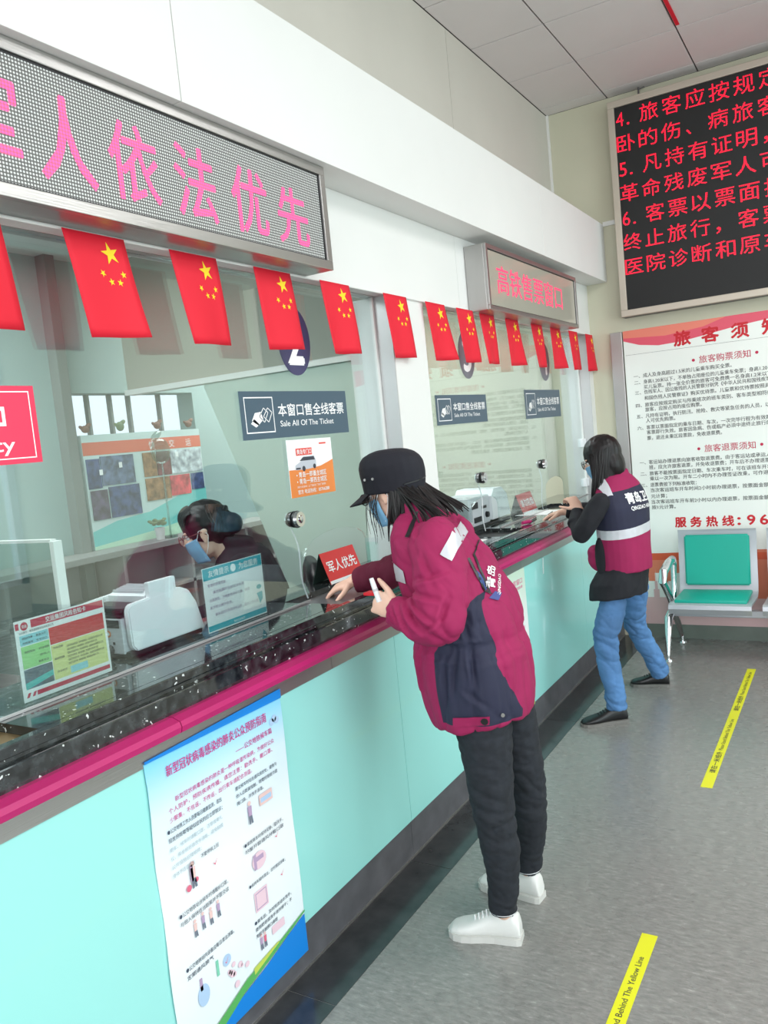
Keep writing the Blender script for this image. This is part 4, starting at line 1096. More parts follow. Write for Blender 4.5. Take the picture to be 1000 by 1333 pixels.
# little white blobs of tape on the teal panel
for y_, z_, lab in ((4.33, 0.80, 'short strip of clear tape on the teal panel before the farther person'),):
    mb = MB(); mb.prism(WALL_L(XP), [(y_, z_), (y_ + 0.02, z_), (y_ + 0.03, z_ + 0.09), (y_ + 0.012, z_ + 0.09)], 0.0008, 0.0014); tag(mb.build('tape_strip', mat('milky tape', (226, 250, 248), 0.3), fixn=True), lab, 'tape')

# ------------------------------------------------------------------ FLOOR TAPES
yel = mat('yellow floor tape', (228, 226, 34), 0.45)
PT = Plane((0, 0, 0), (0, 1, 0), (-1, 0, 0))
for y0, y1, lab in ((3.588, 5.346, 'yellow queue tape on the floor nearer the far wall and the chairs'), (0.70, 2.469, 'yellow queue tape on the floor at the lower right corner, nearest the camera')):
    t = thing('floor_tape', lab, 'tape', (-0.638, (y0 + y1) / 2, 0))
    mb = MB(); mb.prism(PT, rect(y0, 0.614, y1, 0.663), 0.0003, 0.0012); mb.build('strip', yel, t, fixn=True)
    m = MB()
    L = y1 - y0
    for k_ in (0, 1):
        e_ = y1 - (0.07 if y0 > 3 else 0.12) - 0.83 * k_
        put_text(m, PT, 'Please Stand Behind The Yellow Line', e_ - 0.43, 0.630, 0.019, 0.43, 0.006, 0.0016)
        put_text(m, PT, '请在一米线外', e_ - 0.70, 0.625, 0.027, 0.25, 0.012, 0.0016)
    m.build('lettering', 'black_print', t)

# ------------------------------------------------------------------ WAITING CHAIRS
bs = thing('beam_seating', 'silver beam seating with teal padded seats against the far wall', 'seating', (-0.3, 5.65, 0))


def seat_unit(x0):
    w = 0.50
    mb = MB()
    # seat shell (folded sheet) and back shell as a swept profile
    prof = [(5.40, 0.335), (5.385, 0.36), (5.39, 0.385), (5.42, 0.392), (5.60, 0.378), (5.75, 0.372), (5.80, 0.395), (5.82, 0.44), (5.86, 0.79), (5.855, 0.812)]
    th = 0.012
    n = len(prof)
    outer = [(x0, p[0], p[1]) for p in prof] + [(x0 + w, p[0], p[1]) for p in prof]
    inner = [(x0, p[0] + th * 0.7, p[1] - th) for p in prof] + [(x0 + w, p[0] + th * 0.7, p[1] - th) for p in prof]
    mb.add(outer + inner, [(i, i + 1, n + i + 1, n + i) for i in range(n - 1)] + [(2 * n + n + i, 2 * n + n + i + 1, 2 * n + i + 1, 2 * n + i) for i in range(n - 1)]
           + [(2 * n + i, 2 * n + i + 1, i + 1, i) for i in range(n - 1)] + [(n + i, n + i + 1, 3 * n + i + 1, 3 * n + i) for i in range(n - 1)] + [(0, n, 3 * n, 2 * n), (n - 1, 3 * n - 1, 4 * n - 1, 2 * n - 1)])
    shell = mb.build('seat_shell', 'chair_metal', bs, smooth=True, fixn=True)
    mb = MB(); mb.box((x0 + 0.03, 5.435, 0.388), (x0 + w - 0.03, 5.775, 0.412), 0, 0.010)
    mb.build('seat_pad', 'chair_pad', shell, smooth=True)
    bm = bmesh.new(); bmesh.ops.create_cube(bm, size=1)
    for v in bm.verts: v.co = V((x0 + w / 2 + v.co.x * (w - 0.085), v.co.y * 0.024, v.co.z * 0.345))
    bmesh.ops.bevel(bm, geom=list(bm.edges), offset=0.010, segments=3, affect='EDGES')
    R = Matrix.Rotation(-math.atan2(0.04, 0.36), 3, 'X')
    for v in bm.verts:
        q_ = R @ V((0, v.co.y, v.co.z)); v.co = V((v.co.x, q_.y + 5.827, q_.z + 0.605))
    mb = MB(); mb.bm(bm); mb.build('back_pad', 'chair_pad', shell, smooth=True)
    mb = MB(); mb.box((x0 + 0.04, 5.55, 0.305), (x0 + 0.07, 5.7, 0.372)); mb.box((x0 + w - 0.07, 5.55, 0.305), (x0 + w - 0.04, 5.7, 0.372)); mb.build('bracket', 'steel_dark', shell)


for x0 in (-1.125, -0.563, -0.001): seat_unit(x0)
box('beam', (-1.14, 5.58, 0.265), (0.53, 5.64, 0.31), 'chair_metal', bs, bev=0.006)
for x in (-1.145, 0.54):
    s = MB(); s.tube([(x, 5.60, 0.30), (x - 0.004, 5.50, 0.27), (x - 0.006, 5.46, 0.15), (x - 0.008, 5.43, 0.035)], [0.026, 0.028, 0.022, 0.015], 12)
    s.cyl((x - 0.008, 5.43, 0.012), (x - 0.008, 5.43, 0.04), 0.012); s.cyl((x - 0.008, 5.43, 0.0), (x - 0.008, 5.43, 0.012), 0.03, 0.026, 18); s.build('leg', 'chrome', bs, smooth=True)
    s = MB(); s.tube([(x, 5.62, 0.30), (x, 5.75, 0.20), (x, 5.88, 0.06)], [0.024, 0.022, 0.016], 12)
    s.cyl((x, 5.89, 0.012), (x, 5.89, 0.06), 0.012); s.cyl((x, 5.89, 0.0), (x, 5.89, 0.012), 0.03, 0.026, 18); s.build('leg', 'chrome', bs, smooth=True)
    s = MB(); s.tube([(x + 0.01, 5.62, 0.30), (x, 5.56, 0.40), (x - 0.006, 5.47, 0.49), (x - 0.008, 5.40, 0.54), (x, 5.42, 0.60), (x + 0.012, 5.52, 0.64), (x + 0.01, 5.66, 0.64), (x + 0.005, 5.72, 0.60), (x, 5.72, 0.45), (x, 5.68, 0.32)], [0.022, 0.022, 0.024, 0.026, 0.028, 0.028, 0.026, 0.022, 0.018, 0.018], 12)
    s.build('armrest', 'chrome', bs, smooth=True)

# ------------------------------------------------------------------ PEOPLE: helpers
def nz(p, s, sx=1, sy=1, sz=1, off=0.0):
    return noise.noise(V((p.x * s * sx + off, p.y * s * sy + off * 1.7, p.z * s * sz - off)))


def organic(mb, name, m, parent, voxel=0.006, smooth=4, wr=None, zones=None, cuts=None, fac=0.5):
    """fuse the pieces into ONE continuous skin, relax it, then push folds into it"""
    me = bpy.data.meshes.new('tmp'); me.from_pydata(mb.v, [], mb.f)
    bm = bmesh.new(); bm.from_mesh(me); bmesh.ops.recalc_face_normals(bm, faces=bm.faces); bm.to_mesh(me); bm.free()
    o = bpy.data.objects.new('tmp', me); COL.objects.link(o)
    r = o.modifiers.new('r', 'REMESH'); r.mode = 'VOXEL'; r.voxel_size = voxel
    if smooth:
        s = o.modifiers.new('s', 'SMOOTH'); s.factor = fac; s.iterations = smooth
    bpy.context.view_layer.update()
    new = bpy.data.meshes.new_from_object(o.evaluated_get(bpy.context.evaluated_depsgraph_get()))
    bpy.data.objects.remove(o); bpy.data.meshes.remove(me)
    bm = bmesh.new(); bm.from_mesh(new)
    if wr:
        bm.normal_update()
        mv = [(v, v.normal.copy() * wr(v.co, v.normal)) for v in bm.verts]
        for v, d in mv: v.co += d
    for co, no in (cuts or []):
        bmesh.ops.bisect_plane(bm, geom=list(bm.verts) + list(bm.edges) + list(bm.faces), plane_co=V(co), plane_no=V(no), dist=1e-5)
    bm.normal_update()
    if zones:
        for f in bm.faces: f.material_index = zones(f.calc_center_median(), f.normal)
    for f in bm.faces: f.smooth = True
    new.materials.clear(); bm.to_mesh(new); bm.free()
    for x in (m if isinstance(m, (list, tuple)) else [m]): new.materials.append(MT[x] if isinstance(x, str) else x)
    new.name = name
    o = bpy.data.objects.new(name, new); COL.objects.link(o)
    if parent: o.parent = parent; o.matrix_parent_inverse = parent.matrix_world.inverted()
    return o


def bvh(o):
    return BVHTree.FromPolygons([v.co.copy() for v in o.data.vertices], [tuple(p.vertices) for p in o.data.polygons])


def decal(tree, polys, direction, off, name, m, parent, sub=4, start=0.4):
    """lay flat cloth or print shapes onto a surface along one direction, keeping thickness off"""
    d = V(direction).normalized(); bm = bmesh.new()
    for pts in polys:
        vs = [bm.verts.new(V(p)) for p in pts]; bm.faces.new(vs)
    bmesh.ops.triangulate(bm, faces=bm.faces)
    if sub: bmesh.ops.subdivide_edges(bm, edges=bm.edges, cuts=sub, use_grid_fill=True)
    kill = []
    for v in bm.verts:
        h = tree.ray_cast(v.co - d * start, d)
        if h[0] is None: kill.append(v)
        else: v.co = h[0] + h[1] * off
    bmesh.ops.delete(bm, geom=kill, context='VERTS')
    bmesh.ops.recalc_face_normals(bm, faces=bm.faces)
    for f in bm.faces:
        f.smooth = True
        if f.normal.dot(d) > 0: f.normal_flip()
    me = bpy.data.meshes.new(name); bm.to_mesh(me); bm.free(); me.materials.append(MT[m] if isinstance(m, str) else m)
    o = bpy.data.objects.new(name, me); COL.objects.link(o)
    if parent: o.parent = parent; o.matrix_parent_inverse = parent.matrix_world.inverted()
    return o


def text_decal(tree, items, direction, off, name, m, parent):
    mb = MB()
    for pl, s, a, b, h, w, bo in items: put_text(mb, pl, s, a, b, h, w, bo, 0.0)
    d = V(direction).normalized(); vs = []
    for v in mb.v:
        hh = tree.ray_cast(V(v) - d * 0.4, d); vs.append(hh[0] + hh[1] * off if hh[0] is not None else V(v))
    mb.v = vs
    return mb.build(name, m, parent)


def frm(f, up=(0, 0, 1)):
    f = V(f).normalized(); l = V(up).cross(f).normalized(); u = f.cross(l)
    return f, l, u


def rotm(f, l, u):
    return Matrix((f, l, u)).transposed()


def head(mb, c, f, l, u, neck, s=1.0):
    c = V(c); R = rotm(f, l, u); P = lambda a, b, d: c + (f * a + l * b + u * d) * s
    E = lambda p, r: mb.ell(p, tuple(x * s for x in r), R, seg=20)
    E(P(-0.008, 0, 0.022), (0.094, 0.074, 0.092))
    E(P(0.030, 0, -0.035), (0.058, 0.058, 0.075))
    E(P(0.052, 0, -0.088), (0.030, 0.034, 0.022))
    for k in (-1, 1):
        E(P(0.020, k * 0.042, -0.062), (0.042, 0.020, 0.034))
        E(P(0.066, k * 0.030, -0.022), (0.020, 0.018, 0.016))
        E(P(-0.004, k * 0.076, -0.012), (0.017, 0.007, 0.030)); E(P(-0.010, k * 0.080, 0.004), (0.014, 0.007, 0.014)); E(P(0.0, k * 0.076, -0.036), (0.008, 0.007, 0.010))
        E(P(0.072, k * 0.026, 0.020), (0.014, 0.024, 0.007))
        E(P(0.086, k * 0.011, -0.036), (0.010, 0.008, 0.008))
    mb.tube([P(0.078, 0, 0.012), P(0.094, 0, -0.012), P(0.102, 0, -0.032)], [0.008 * s, 0.009 * s, 0.012 * s], 10)
    E(P(0.078, 0, -0.060), (0.010, 0.022, 0.006)); E(P(0.076, 0, -0.072), (0.009, 0.018, 0.006))
    mb.tube([P(-0.022, 0, -0.02), (c + V(neck)) / 2 - f * 0.01, V(neck)], [0.052 * s, 0.050 * s, 0.060 * s], 18)
    return P


def eyes(P, f, l, u, parent, s=1.0):
    R = rotm(f, l, u)
    for k in (-1, 1):
        mb = MB(); mb.ell(P(0.070, k * 0.031, 0.002), (0.012 * s,) * 3, R, seg=14); mb.ell(P(0.0785, k * 0.031, 0.001), (0.005 * s, 0.006 * s, 0.006 * s), R, 1, seg=12)
        mb.build('eye', ['white_print', 'black_print'], parent, smooth=True)


def hand(mb, w, d, n, t, curls, thumb=(0.55, 0.75, -0.35), s=1.0, thumb_curl=0.3):
    """w wrist, d towards the fingers, n back of the hand, t towards the thumb side"""
    w = V(w); d = V(d).normalized(); n = (V(n) - d * V(n).dot(d)).normalized(); t = (V(t) - d * V(t).dot(d) - n * V(t).dot(n)).normalized()
    R = rotm(d, t, n)
    mb.ell(w + d * 0.045 * s, (0.052 * s, 0.038 * s, 0.0155 * s), R, seg=18)
    mb.ell(w + d * 0.020 * s, (0.032 * s, 0.028 * s, 0.018 * s), R, seg=14)
    mb.ell(w + d * 0.035 * s + t * 0.022 * s - n * 0.006 * s, (0.032 * s, 0.018 * s, 0.016 * s), R, seg=14)
    for i, (b, L) in enumerate(((0.029, 0.072), (0.010, 0.080), (-0.010, 0.074), (-0.028, 0.058))):
        p = w + (d * 0.082 + t * b) * s; a = 0; pts = [w + (d * 0.055 + t * b * 0.95) * s, p]
        dd = (d + t * b * 2.2).normalized()
        for seg, fr in enumerate((0.45, 0.31, 0.24)):
            a += curls[i] * (0.9, 1.1, 0.8)[seg]
            q = dd * math.cos(a) - n * math.sin(a); p = p + q * L * fr * s; pts.append(p)
        rr = [0.0095, 0.0092, 0.0084, 0.0076, 0.0058]
        mb.tube(pts, [x * s for x in rr], 10)
        for p_, r_r in zip(pts[1:], rr[1:]): mb.ell(p_, (r_r * s * 1.02,) * 3, seg=8)
    td = (d * thumb[0] + t * thumb[1] + n * thumb[2]).normalized()
    p0 = w + (d * 0.022 + t * 0.026) * s; p1 = p0 + td * 0.038 * s; td2 = (td + d * thumb_curl).normalized(); p2 = p1 + td2 * 0.030 * s; p3 = p2 + td2 * 0.022 * s
    mb.tube([p0, p1, p2, p3], [0.013 * s, 0.0105 * s, 0.0095 * s, 0.0068 * s], 10); mb.ell(p3, (0.0068 * s,) * 3, seg=8); mb.ell(p2, (0.0096 * s,) * 3, seg=8)


def ring(c, a, b, tilt=0.0, yaw=0.0, k=0.85):
    """horizontal ring: half depth a along x, half width b along y; tilt leans it, yaw turns it"""
    R = Matrix.Rotation(yaw, 3, 'Z') @ Matrix.Rotation(tilt, 3, 'Y')
    return (c, R @ V((a, 0, 0)), R @ V((0, b, 0)), k)


def limb(mb, pts, rs):
    mb.tube(pts, rs, 16)
    for p, r in zip(pts, rs): mb.ell(p, (r, r, r), seg=14)


def fold(p, n, amp, s, sx, sy, sz, off):
    a = nz(p, s, sx, sy, sz, off); b = nz(p, s * 2.3, sx, sy, sz, off + 5)
    return amp * ((1 - abs(a) * 3.2) * 0.6 + b * 0.5)


def ridge(p, s, sx, sy, sz, off, amp):
    """sharp creases between soft bulges"""
    a = nz(p, s, sx, sy, sz, off); b = nz(p, s * 1.9, sx, sy, sz, off + 9)
    return amp * (math.sqrt(abs(a) + 0.002) - 0.42) * 0.9 + amp * 0.35 * (math.sqrt(abs(b) + 0.002) - 0.4)


def crease(p, segs):
    """pinched valleys beside raised folds along listed lines (x, z, x, z, width, depth)"""
    w = 0.0
    for x0, z0, x1, z1, wd, am in segs:
        dx, dz = x1 - x0, z1 - z0; L2 = dx * dx + dz * dz
        t = ((p.x - x0) * dx + (p.z - z0) * dz) / L2; tc = min(1.0, max(0.0, t))
        s = ((p.x - x0 - dx * t) * dz - (p.z - z0 - dz * t) * dx) / math.sqrt(L2)
        e = math.hypot(p.x - x0 - dx * tc, p.z - z0 - dz * tc)
        if e > wd * 4: continue
        k = math.sin(math.pi * (0.12 + 0.76 * tc)) * (1.0 if 0 <= t <= 1 else math.exp(-((e / wd) ** 2)))
        w += am * k * (-math.exp(-(s / wd) ** 2) + 0.75 * math.exp(-((s - wd * 1.9) / (wd * 1.1)) ** 2))
    return w


def shoe(name, parent, heel, toe, Wd, mats, top=0.1, lace=True, sole_h=0.022):
    heel = V(heel); toe = V(toe); d = (toe - heel); L = d.length; d.normalize(); s = V((-d.y, d.x, 0)); up = V((0, 0, 1))
    hw = [(0.0, .030), (.06, .036), (.2, .036), (.35, .034), (.5, .038), (.65, .046), (.78, .049), (.9, .042), (.97, .026), (1.0, .008)]
    hw = [(a, b * Wd) for a, b in hw]
    root = MB()
    out = [heel + d * L * a + s * b for a, b in hw] + [heel + d * L * a - s * b * 0.92 for a, b in hw[::-1]]
    n = len(out); root.add([p + up * 0.0005 for p in out] + [heel + (p - heel) * 1.0 + up * sole_h for p in out], [tuple(range(n))[::-1], tuple(range(n, 2 * n))] + [(i, (i + 1) % n, n + (i + 1) % n, n + i) for i in range(n)])
    sole = root
    upm = MB()
    prof = [(0.01, top * 0.55), (0.03, top * 0.85), (0.10, top), (0.22, top * 1.0), (0.33, top * .95), (0.45, top * .80), (0.57, top * .66), (0.70, top * .54), (0.82, top * .46), (0.92, top * .38), (0.98, top * .26)]
    rings = []
    for a, h in prof:
        b = 0
        for (x0, y0), (x1, y1) in zip(hw[:-1], hw[1:]):
            if x0 <= a <= x1: b = y0 + (y1 - y0) * (a - x0) / (x1 - x0)
        cz = sole_h * 0.6
        rings.append((heel + d * L * a + up * ((h + cz) / 2), s * (b * (0.93 if a > .3 else 0.85)), up * ((h - cz) / 2), 0.8))
    upm.loft(rings)
    o = organic(upm, name, mats[0], parent, voxel=0.004, smooth=5)
    so = sole.build('sole', mats[1], o, fixn=True)
    if lace:
        lm = MB()
        for k in range(5):
            a = 0.38 + k * 0.055; h = top * (0.93 - k * 0.075) + 0.003; w_ = 0.018
            lm.tube([heel + d * L * a - s * w_ + up * (h - 0.008), heel + d * L * (a + 0.02) + up * (h + 0.002), heel + d * L * a + s * w_ + up * (h - 0.008)], 0.0025, 6)
        lm.build('laces', mats[2], o, smooth=True)
    return o


def glasses(P, parent, m, s=1.0):
    g = MB()
    for k in (-1, 1):
        pts = [P(0.104 - 0.006 * abs(math.sin(a)) * 0, k * 0.033 + 0.026 * math.cos(a), -0.002 + 0.020 * math.sin(a)) for a in [i * math.pi / 8 for i in range(17)]]
        g.tube(pts, 0.0020, 6)
        g.tube([P(0.102, k * 0.060, 0.006), P(0.05, k * 0.077, 0.006), P(0.0, k * 0.083, 0.004), P(-0.016, k * 0.083, -0.012)], 0.0018, 6)
    g.tube([P(0.104, -0.008, 0.002), P(0.106, 0, 0.004), P(0.104, 0.008, 0.002)], 0.0018, 6)
    o = g.build('glasses', m, parent, smooth=True)
    for k in (-1, 1):
        q = MB(); q.poly([P(0.104, k * 0.033 + 0.0255 * math.cos(a), -0.002 + 0.0195 * math.sin(a)) for a in [i * math.pi / 8 for i in range(16)]])
        q.poly([P(0.1028, k * 0.033 + 0.0255 * math.cos(a), -0.002 + 0.0195 * math.sin(a)) for a in [i * math.pi / 8 for i in range(16)]][::-1]); q.build('lens', 'glass', o)
    return o


def face_mask(tree, P, f, l, u, parent, m):
    """pleated mask shell laid just proud of the lower face"""
    mb = MB(); N = 14; K = 12; vs = []
    for j in range(K + 1):
        v = j / K; h = -0.022 - 0.088 * v
        for i in range(N + 1):
            a = (i / N - 0.5) * 2
            ang = a * 1.25; R_ = 0.112 - 0.012 * abs(v - 0.4)
            p = P(-0.0 + R_ * math.cos(ang) * 0.96 - (0.018 * v), R_ * 0.70 * math.sin(ang), h + 0.010 * abs(a) * (1 - v * 1.6) + 0.0012 * math.sin(v * 30))
            vs.append(p)
    fs = [(j * (N + 1) + i, (j + 1) * (N + 1) + i, (j + 1) * (N + 1) + i + 1, j * (N + 1) + i + 1) for j in range(K) for i in range(N)]
    mb.add(vs, fs)
    o = mb.build('mask', m, parent, smooth=True); sm = o.modifiers.new('t', 'SOLIDIFY'); sm.thickness = 0.002
    lp = MB()
    for k in (-1, 1):
        lp.tube([P(0.034, k * 0.074, -0.022), P(0.012, k * 0.080, 0.012), P(-0.014, k * 0.084, 0.014), P(-0.02, k * 0.083, -0.02)], 0.0014, 6)
        lp.tube([P(0.03, k * 0.066, -0.10), P(0.0, k * 0.076, -0.06), P(-0.018, k * 0.083, -0.022)], 0.0014, 6)
    lp.build('ear_loops', 'white_print', o, smooth=True)
    return o


hair_m = mat('very dark hair', (20, 16, 17), 0.42, var=0.35, vscale=90, spec=0.4, stretch=(1, 1, 0.08))
cloth_mag = mat('magenta field jacket cloth', (152, 22, 80), 0.8, var=0.05, vscale=14, bump=0.10, bscale=420)
cloth_navy = mat('navy cloth', (36, 38, 62), 0.75, var=0.08, vscale=14, bump=0.12, bscale=420)
cloth_mag_shaded = mat('magenta sleeve cloth with painted shade', (96, 14, 46), 0.8, var=0.05, vscale=14, bump=0.1, bscale=420)  # jacket magenta darkened: shade of the far sleeve put into its colour
reflect = mat('silver reflective tape', (206, 208, 214), 0.35, var=0.05, vscale=30, metal=0.15)
jean_black = mat('black denim', (30, 34, 41), 0.88, var=0.28, vscale=26, bump=0.2, bscale=500, stretch=(1, 1, 2))
mask_m = mat('blue surgical mask', (124, 178, 214), 0.8)
blackcloth = mat('black jumper', (24, 25, 32), 0.85, var=0.1, vscale=20, bump=0.15, bscale=400)
denim = mat('washed blue denim', (82, 126, 176), 0.85, var=0.32, vscale=6, bump=0.2, bscale=500, stretch=(1, 1, 0.5))
white_leather = mat('white leather', (226, 226, 222), 0.4, bump=0.04, bscale=200)
white_sole = mat('white rubber', (206, 205, 200), 0.5)
black_leather = mat('black leather', (26, 26, 28), 0.28)
grey_sole = mat('grey rubber sole', (120, 118, 114), 0.5)
navycap = mat('navy black cap cloth', (19, 20, 31), 0.8, bump=0.12, bscale=400)


def strands(name, parent, specs, m=hair_m):
    mb = MB()
    for pts, r in specs:
        n = len(pts); mb.tube(pts, [r * (0.55 if i == 0 else 1.0 if i < n * 0.6 else 1.0 - 0.85 * (i - n * 0.6) / (n * 0.4)) for i in range(n)], 6, flat=0.55)
    return mb.build(name, m, parent, smooth=True)


def bez(p0, p1, p2, p3, n=9):
    p0, p1, p2, p3 = V(p0), V(p1), V(p2), V(p3); out = []
    for i in range(n):
        t = i / (n - 1); out.append(p0 * (1 - t) ** 3 + p1 * 3 * t * (1 - t) ** 2 + p2 * 3 * t * t * (1 - t) + p3 * t ** 3)
    return out


# ------------------------------------------------------------------ PERSON leaning over the counter
A = thing('person', 'person in a magenta and navy jacket and dark cap leaning over the counter', 'person', (-1.10, 2.40, 0))
f, l, u = frm((-1, -0.04, -0.26))
body = MB()
Ph = head(body, (-1.385, 2.40, 1.475), f, l, u, (-1.245, 2.40, 1.345), 0.96)
body.loft([ring((-1.10, 2.40, 0.72), .09, .13), ring((-1.10, 2.40, 0.85), .08, .12), ring((-1.13, 2.40, 1.0), .08, .12), ring((-1.16, 2.40, 1.15), .09, .12), ring((-1.21, 2.40, 1.26), .07, .12), ring((-1.24, 2.40, 1.34), .05, .06)])
LS, LE, LW = (-1.15, 2.235, 1.285), (-1.105, 2.125, 1.095), (-1.272, 2.155, 1.118)
RS, RE, RW = (-1.28, 2.54, 1.255), (-1.50, 2.66, 1.165), (-1.695, 2.585, 1.122)
limb(body, [LS, LE, LW], [.038, .032, .024]); limb(body, [RS, RE, RW], [.038, .034, .026])
limb(body, [(-1.09, 2.335, .78), (-1.055, 2.272, .43), (-1.05, 2.28, .10)], [.062, .046, .032]); limb(body, [(-1.078, 2.465, .78), (-1.03, 2.50, .43), (-1.062, 2.538, .10)], [.062, .046, .032])
body.ell((-1.09, 2.275, 0.040), (0.07, 0.024, 0.020)); body.ell((-1.11, 2.54, 0.040), (0.07, 0.024, 0.020))
hand(body, LW, (-0.86, 0.16, 0.22), (0.12, -0.92, 0.35), (-0.2, 0.35, 1.0), (1.15, 1.2, 1.25, 1.3), thumb=(0.75, 0.55, 0.1), thumb_curl=0.5)
hand(body, RW, (-0.86, -0.34, -0.30), (-0.25, -0.25, 0.95), (0.35, -0.93, -0.1), (0.35, 0.4, 0.45, 0.5))
bo = organic(body, 'body', 'skin', A, voxel=0.0042, smooth=2)
eyes(Ph, f, l, u, bo, 0.96)

# trousers
tr = MB()
tr.loft([ring((-1.10, 2.40, 0.95), .12, .165), ring((-1.10, 2.40, 0.84), .125, .168), ring((-1.10, 2.40, 0.77), .12, .165)])
limb(tr, [(-1.095, 2.33, .82), (-1.080, 2.31, .68), (-1.063, 2.285, .54), (-1.052, 2.27, .43), (-1.040, 2.27, .30), (-1.045, 2.275, .19)], [.098, .090, .076, .064, .061, .050])
tr.tube([(-1.045, 2.275, .20), (-1.053, 2.28, .10)], [.050, .044], 18)
limb(tr, [(-1.075, 2.465, .82), (-1.060, 2.475, .68), (-1.040, 2.49, .54), (-1.025, 2.50, .43), (-1.035, 2.52, .30), (-1.050, 2.535, .19)], [.098, .090, .076, .064, .061, .050])
tr.tube([(-1.050, 2.535, .20), (-1.065, 2.54, .10)], [.050, .044], 18)


def jw(p, n):
    k = 1.0 + 1.2 * math.exp(-((p.z - 0.42) / 0.09) ** 2) + 1.0 * math.exp(-((p.z - 0.14) / 0.05) ** 2)
    return ridge(V((p.x, p.y, p.z + p.x * 0.4)), 14, 0.7, 0.7, 1.6, 3.1, 0.0075 * k)


organic(tr, 'trousers', jean_black, A, voxel=0.006, smooth=5, wr=jw)
st = MB()
for c_, r_c in (((-1.053, 2.28, 0.106), .0460), ((-1.065, 2.54, 0.106), .0460)):
    st.tube([V(c_) + V((math.cos(a) * r_c, math.sin(a) * r_c, 0)) for a in [i * math.pi / 12 for i in range(25)]], 0.0014, 5)
st.build('hem_stitching', 'jamb', A)
shoe('sneaker', A, (-1.000, 2.292, 0), (-1.242, 2.244, 0), 1.0, (white_leather, white_sole, 'white_print'), top=0.105)
shoe('sneaker', A, (-1.015, 2.530, 0), (-1.262, 2.550, 0), 1.0, (white_leather, white_sole, 'white_print'), top=0.105)

# jacket
jk = MB()
jk.loft([ring((-1.112, 2.40, 0.708), .150, .184, -0.12), ring((-1.114, 2.40, 0.725), .160, .190, -0.12), ring((-1.122, 2.40, 0.78), .176, .198, -0.08), ring((-1.132, 2.40, 0.85), .186, .204), ring((-1.138, 2.40, 0.93), .186, .205), ring((-1.150, 2.40, 1.03), .180, .200, .10),
         ring((-1.172, 2.40, 1.13), .180, .206, .2), ring((-1.200, 2.40, 1.22), .170, .206, .3), ring((-1.222, 2.40, 1.29), .150, .195, .35), ring((-1.240, 2.40, 1.34), .115, .155, .4), ring((-1.256, 2.40, 1.375), .085, .105, .4)])
jk.loft([ring((-1.252, 2.40, 1.355), .080, .092, .45, k=1), ring((-1.268, 2.40, 1.40), .076, .084, .4, k=1), ring((-1.278, 2.40, 1.432), .074, .080, .35, k=1)])
limb(jk, [(-1.165, 2.26, 1.300), (-1.125, 2.20, 1.225), (-1.105, 2.16, 1.15), (-1.110, 2.135, 1.095)], [.088, .086, .080, .076])
limb(jk, [(-1.110, 2.135, 1.095), (-1.175, 2.14, 1.090), (-1.235, 2.15, 1.105)], [.078, .070, .058])
jk.tube([(-1.225, 2.148, 1.103), (-1.282, 2.156, 1.118)], [.058, .046], 18)
limb(jk, [(-1.255, 2.55, 1.285), (-1.36, 2.61, 1.225), (-1.47, 2.645, 1.175)], [.088, .076, .068])
limb(jk, [(-1.47, 2.645, 1.175), (-1.57, 2.62, 1.145)], [.066, .058]); jk.tube([(-1.56, 2.622, 1.147), (-1.690, 2.585, 1.123)], [.058, .046], 18)


def ww(p, n):
    w = 0.0
    if p.y < 2.24 and p.z > 1.0:      # near sleeve: folds gather at the elbow
        dd = math.exp(-((p.x + 1.15) / 0.10) ** 2 - ((p.z - 1.12) / 0.10) ** 2)
        w += ridge(V((p.x * 0.8 + p.z * 0.9, p.y * .5, p.z * 0.8 - p.x * 0.9)), 13, 1.0, 1.0, 0.30, 1.3, 0.012 + 0.020 * dd)
    elif p.x < -1.40: w += ridge(p, 14, 1.6, 0.8, 0.5, 2.2, 0.020)
    else:
        w += ridge(V((p.x, p.y, p.z * 0.5 + p.x * 0.5)), 9.5, 1.2, 1.2, 0.55, 7.7, 0.022)
        w += 0.005 * math.exp(-((p.z - 0.97) / 0.06) ** 2) * nz(p, 30, 0.6, 0.6, 2.0, 2)      # drawn in waist
        w -= 0.012 * math.exp(-((p.z - 0.985) / 0.03) ** 2)
    if p.y < 2.34 and n.y < 0.3:
        w += crease(p, P1_NEAR if (p.y > 2.19 or p.z < 1.0) else P1_SLEEVE)
    return w


P1_SLEEVE = [(-1.20, 1.165, -1.10, 1.11, .007, .012), (-1.205, 1.15, -1.13, 1.07, .006, .010), (-1.20, 1.185, -1.08, 1.17, .007, .010), (-1.19, 1.215, -1.07, 1.245, .008, .009),
             (-1.26, 1.135, -1.21, 1.07, .005, .008), (-1.235, 1.145, -1.17, 1.06, .006, .009), (-1.275, 1.14, -1.255, 1.085, .004, .006), (-1.16, 1.30, -1.10, 1.20, .009, .008), (-1.06, 1.17, -1.08, 1.08, .007, .009), (-1.13, 1.075, -1.07, 1.12, .006, .008)]
P1_NEAR = [(-1.10, .985, -1.125, .83, .008, .011), (-1.06, .985, -1.045, .86, .007, .009), (-1.14, .96, -1.155, .80, .008, .009), (-1.075, 1.09, -1.06, 1.0, .008, .010), (-1.04, 1.12, -1.03, 1.02, .007, .008),
           (-1.09, .86, -1.02, .80, .008, .006), (-1.24, .98, -1.26, .82, .008, .009), (-1.12, 1.33, -1.06, 1.24, .010, .010), (-1.05, 1.24, -1.03, 1.13, .008, .010), (-1.22, 1.38, -1.17, 1.30, .008, .008)]


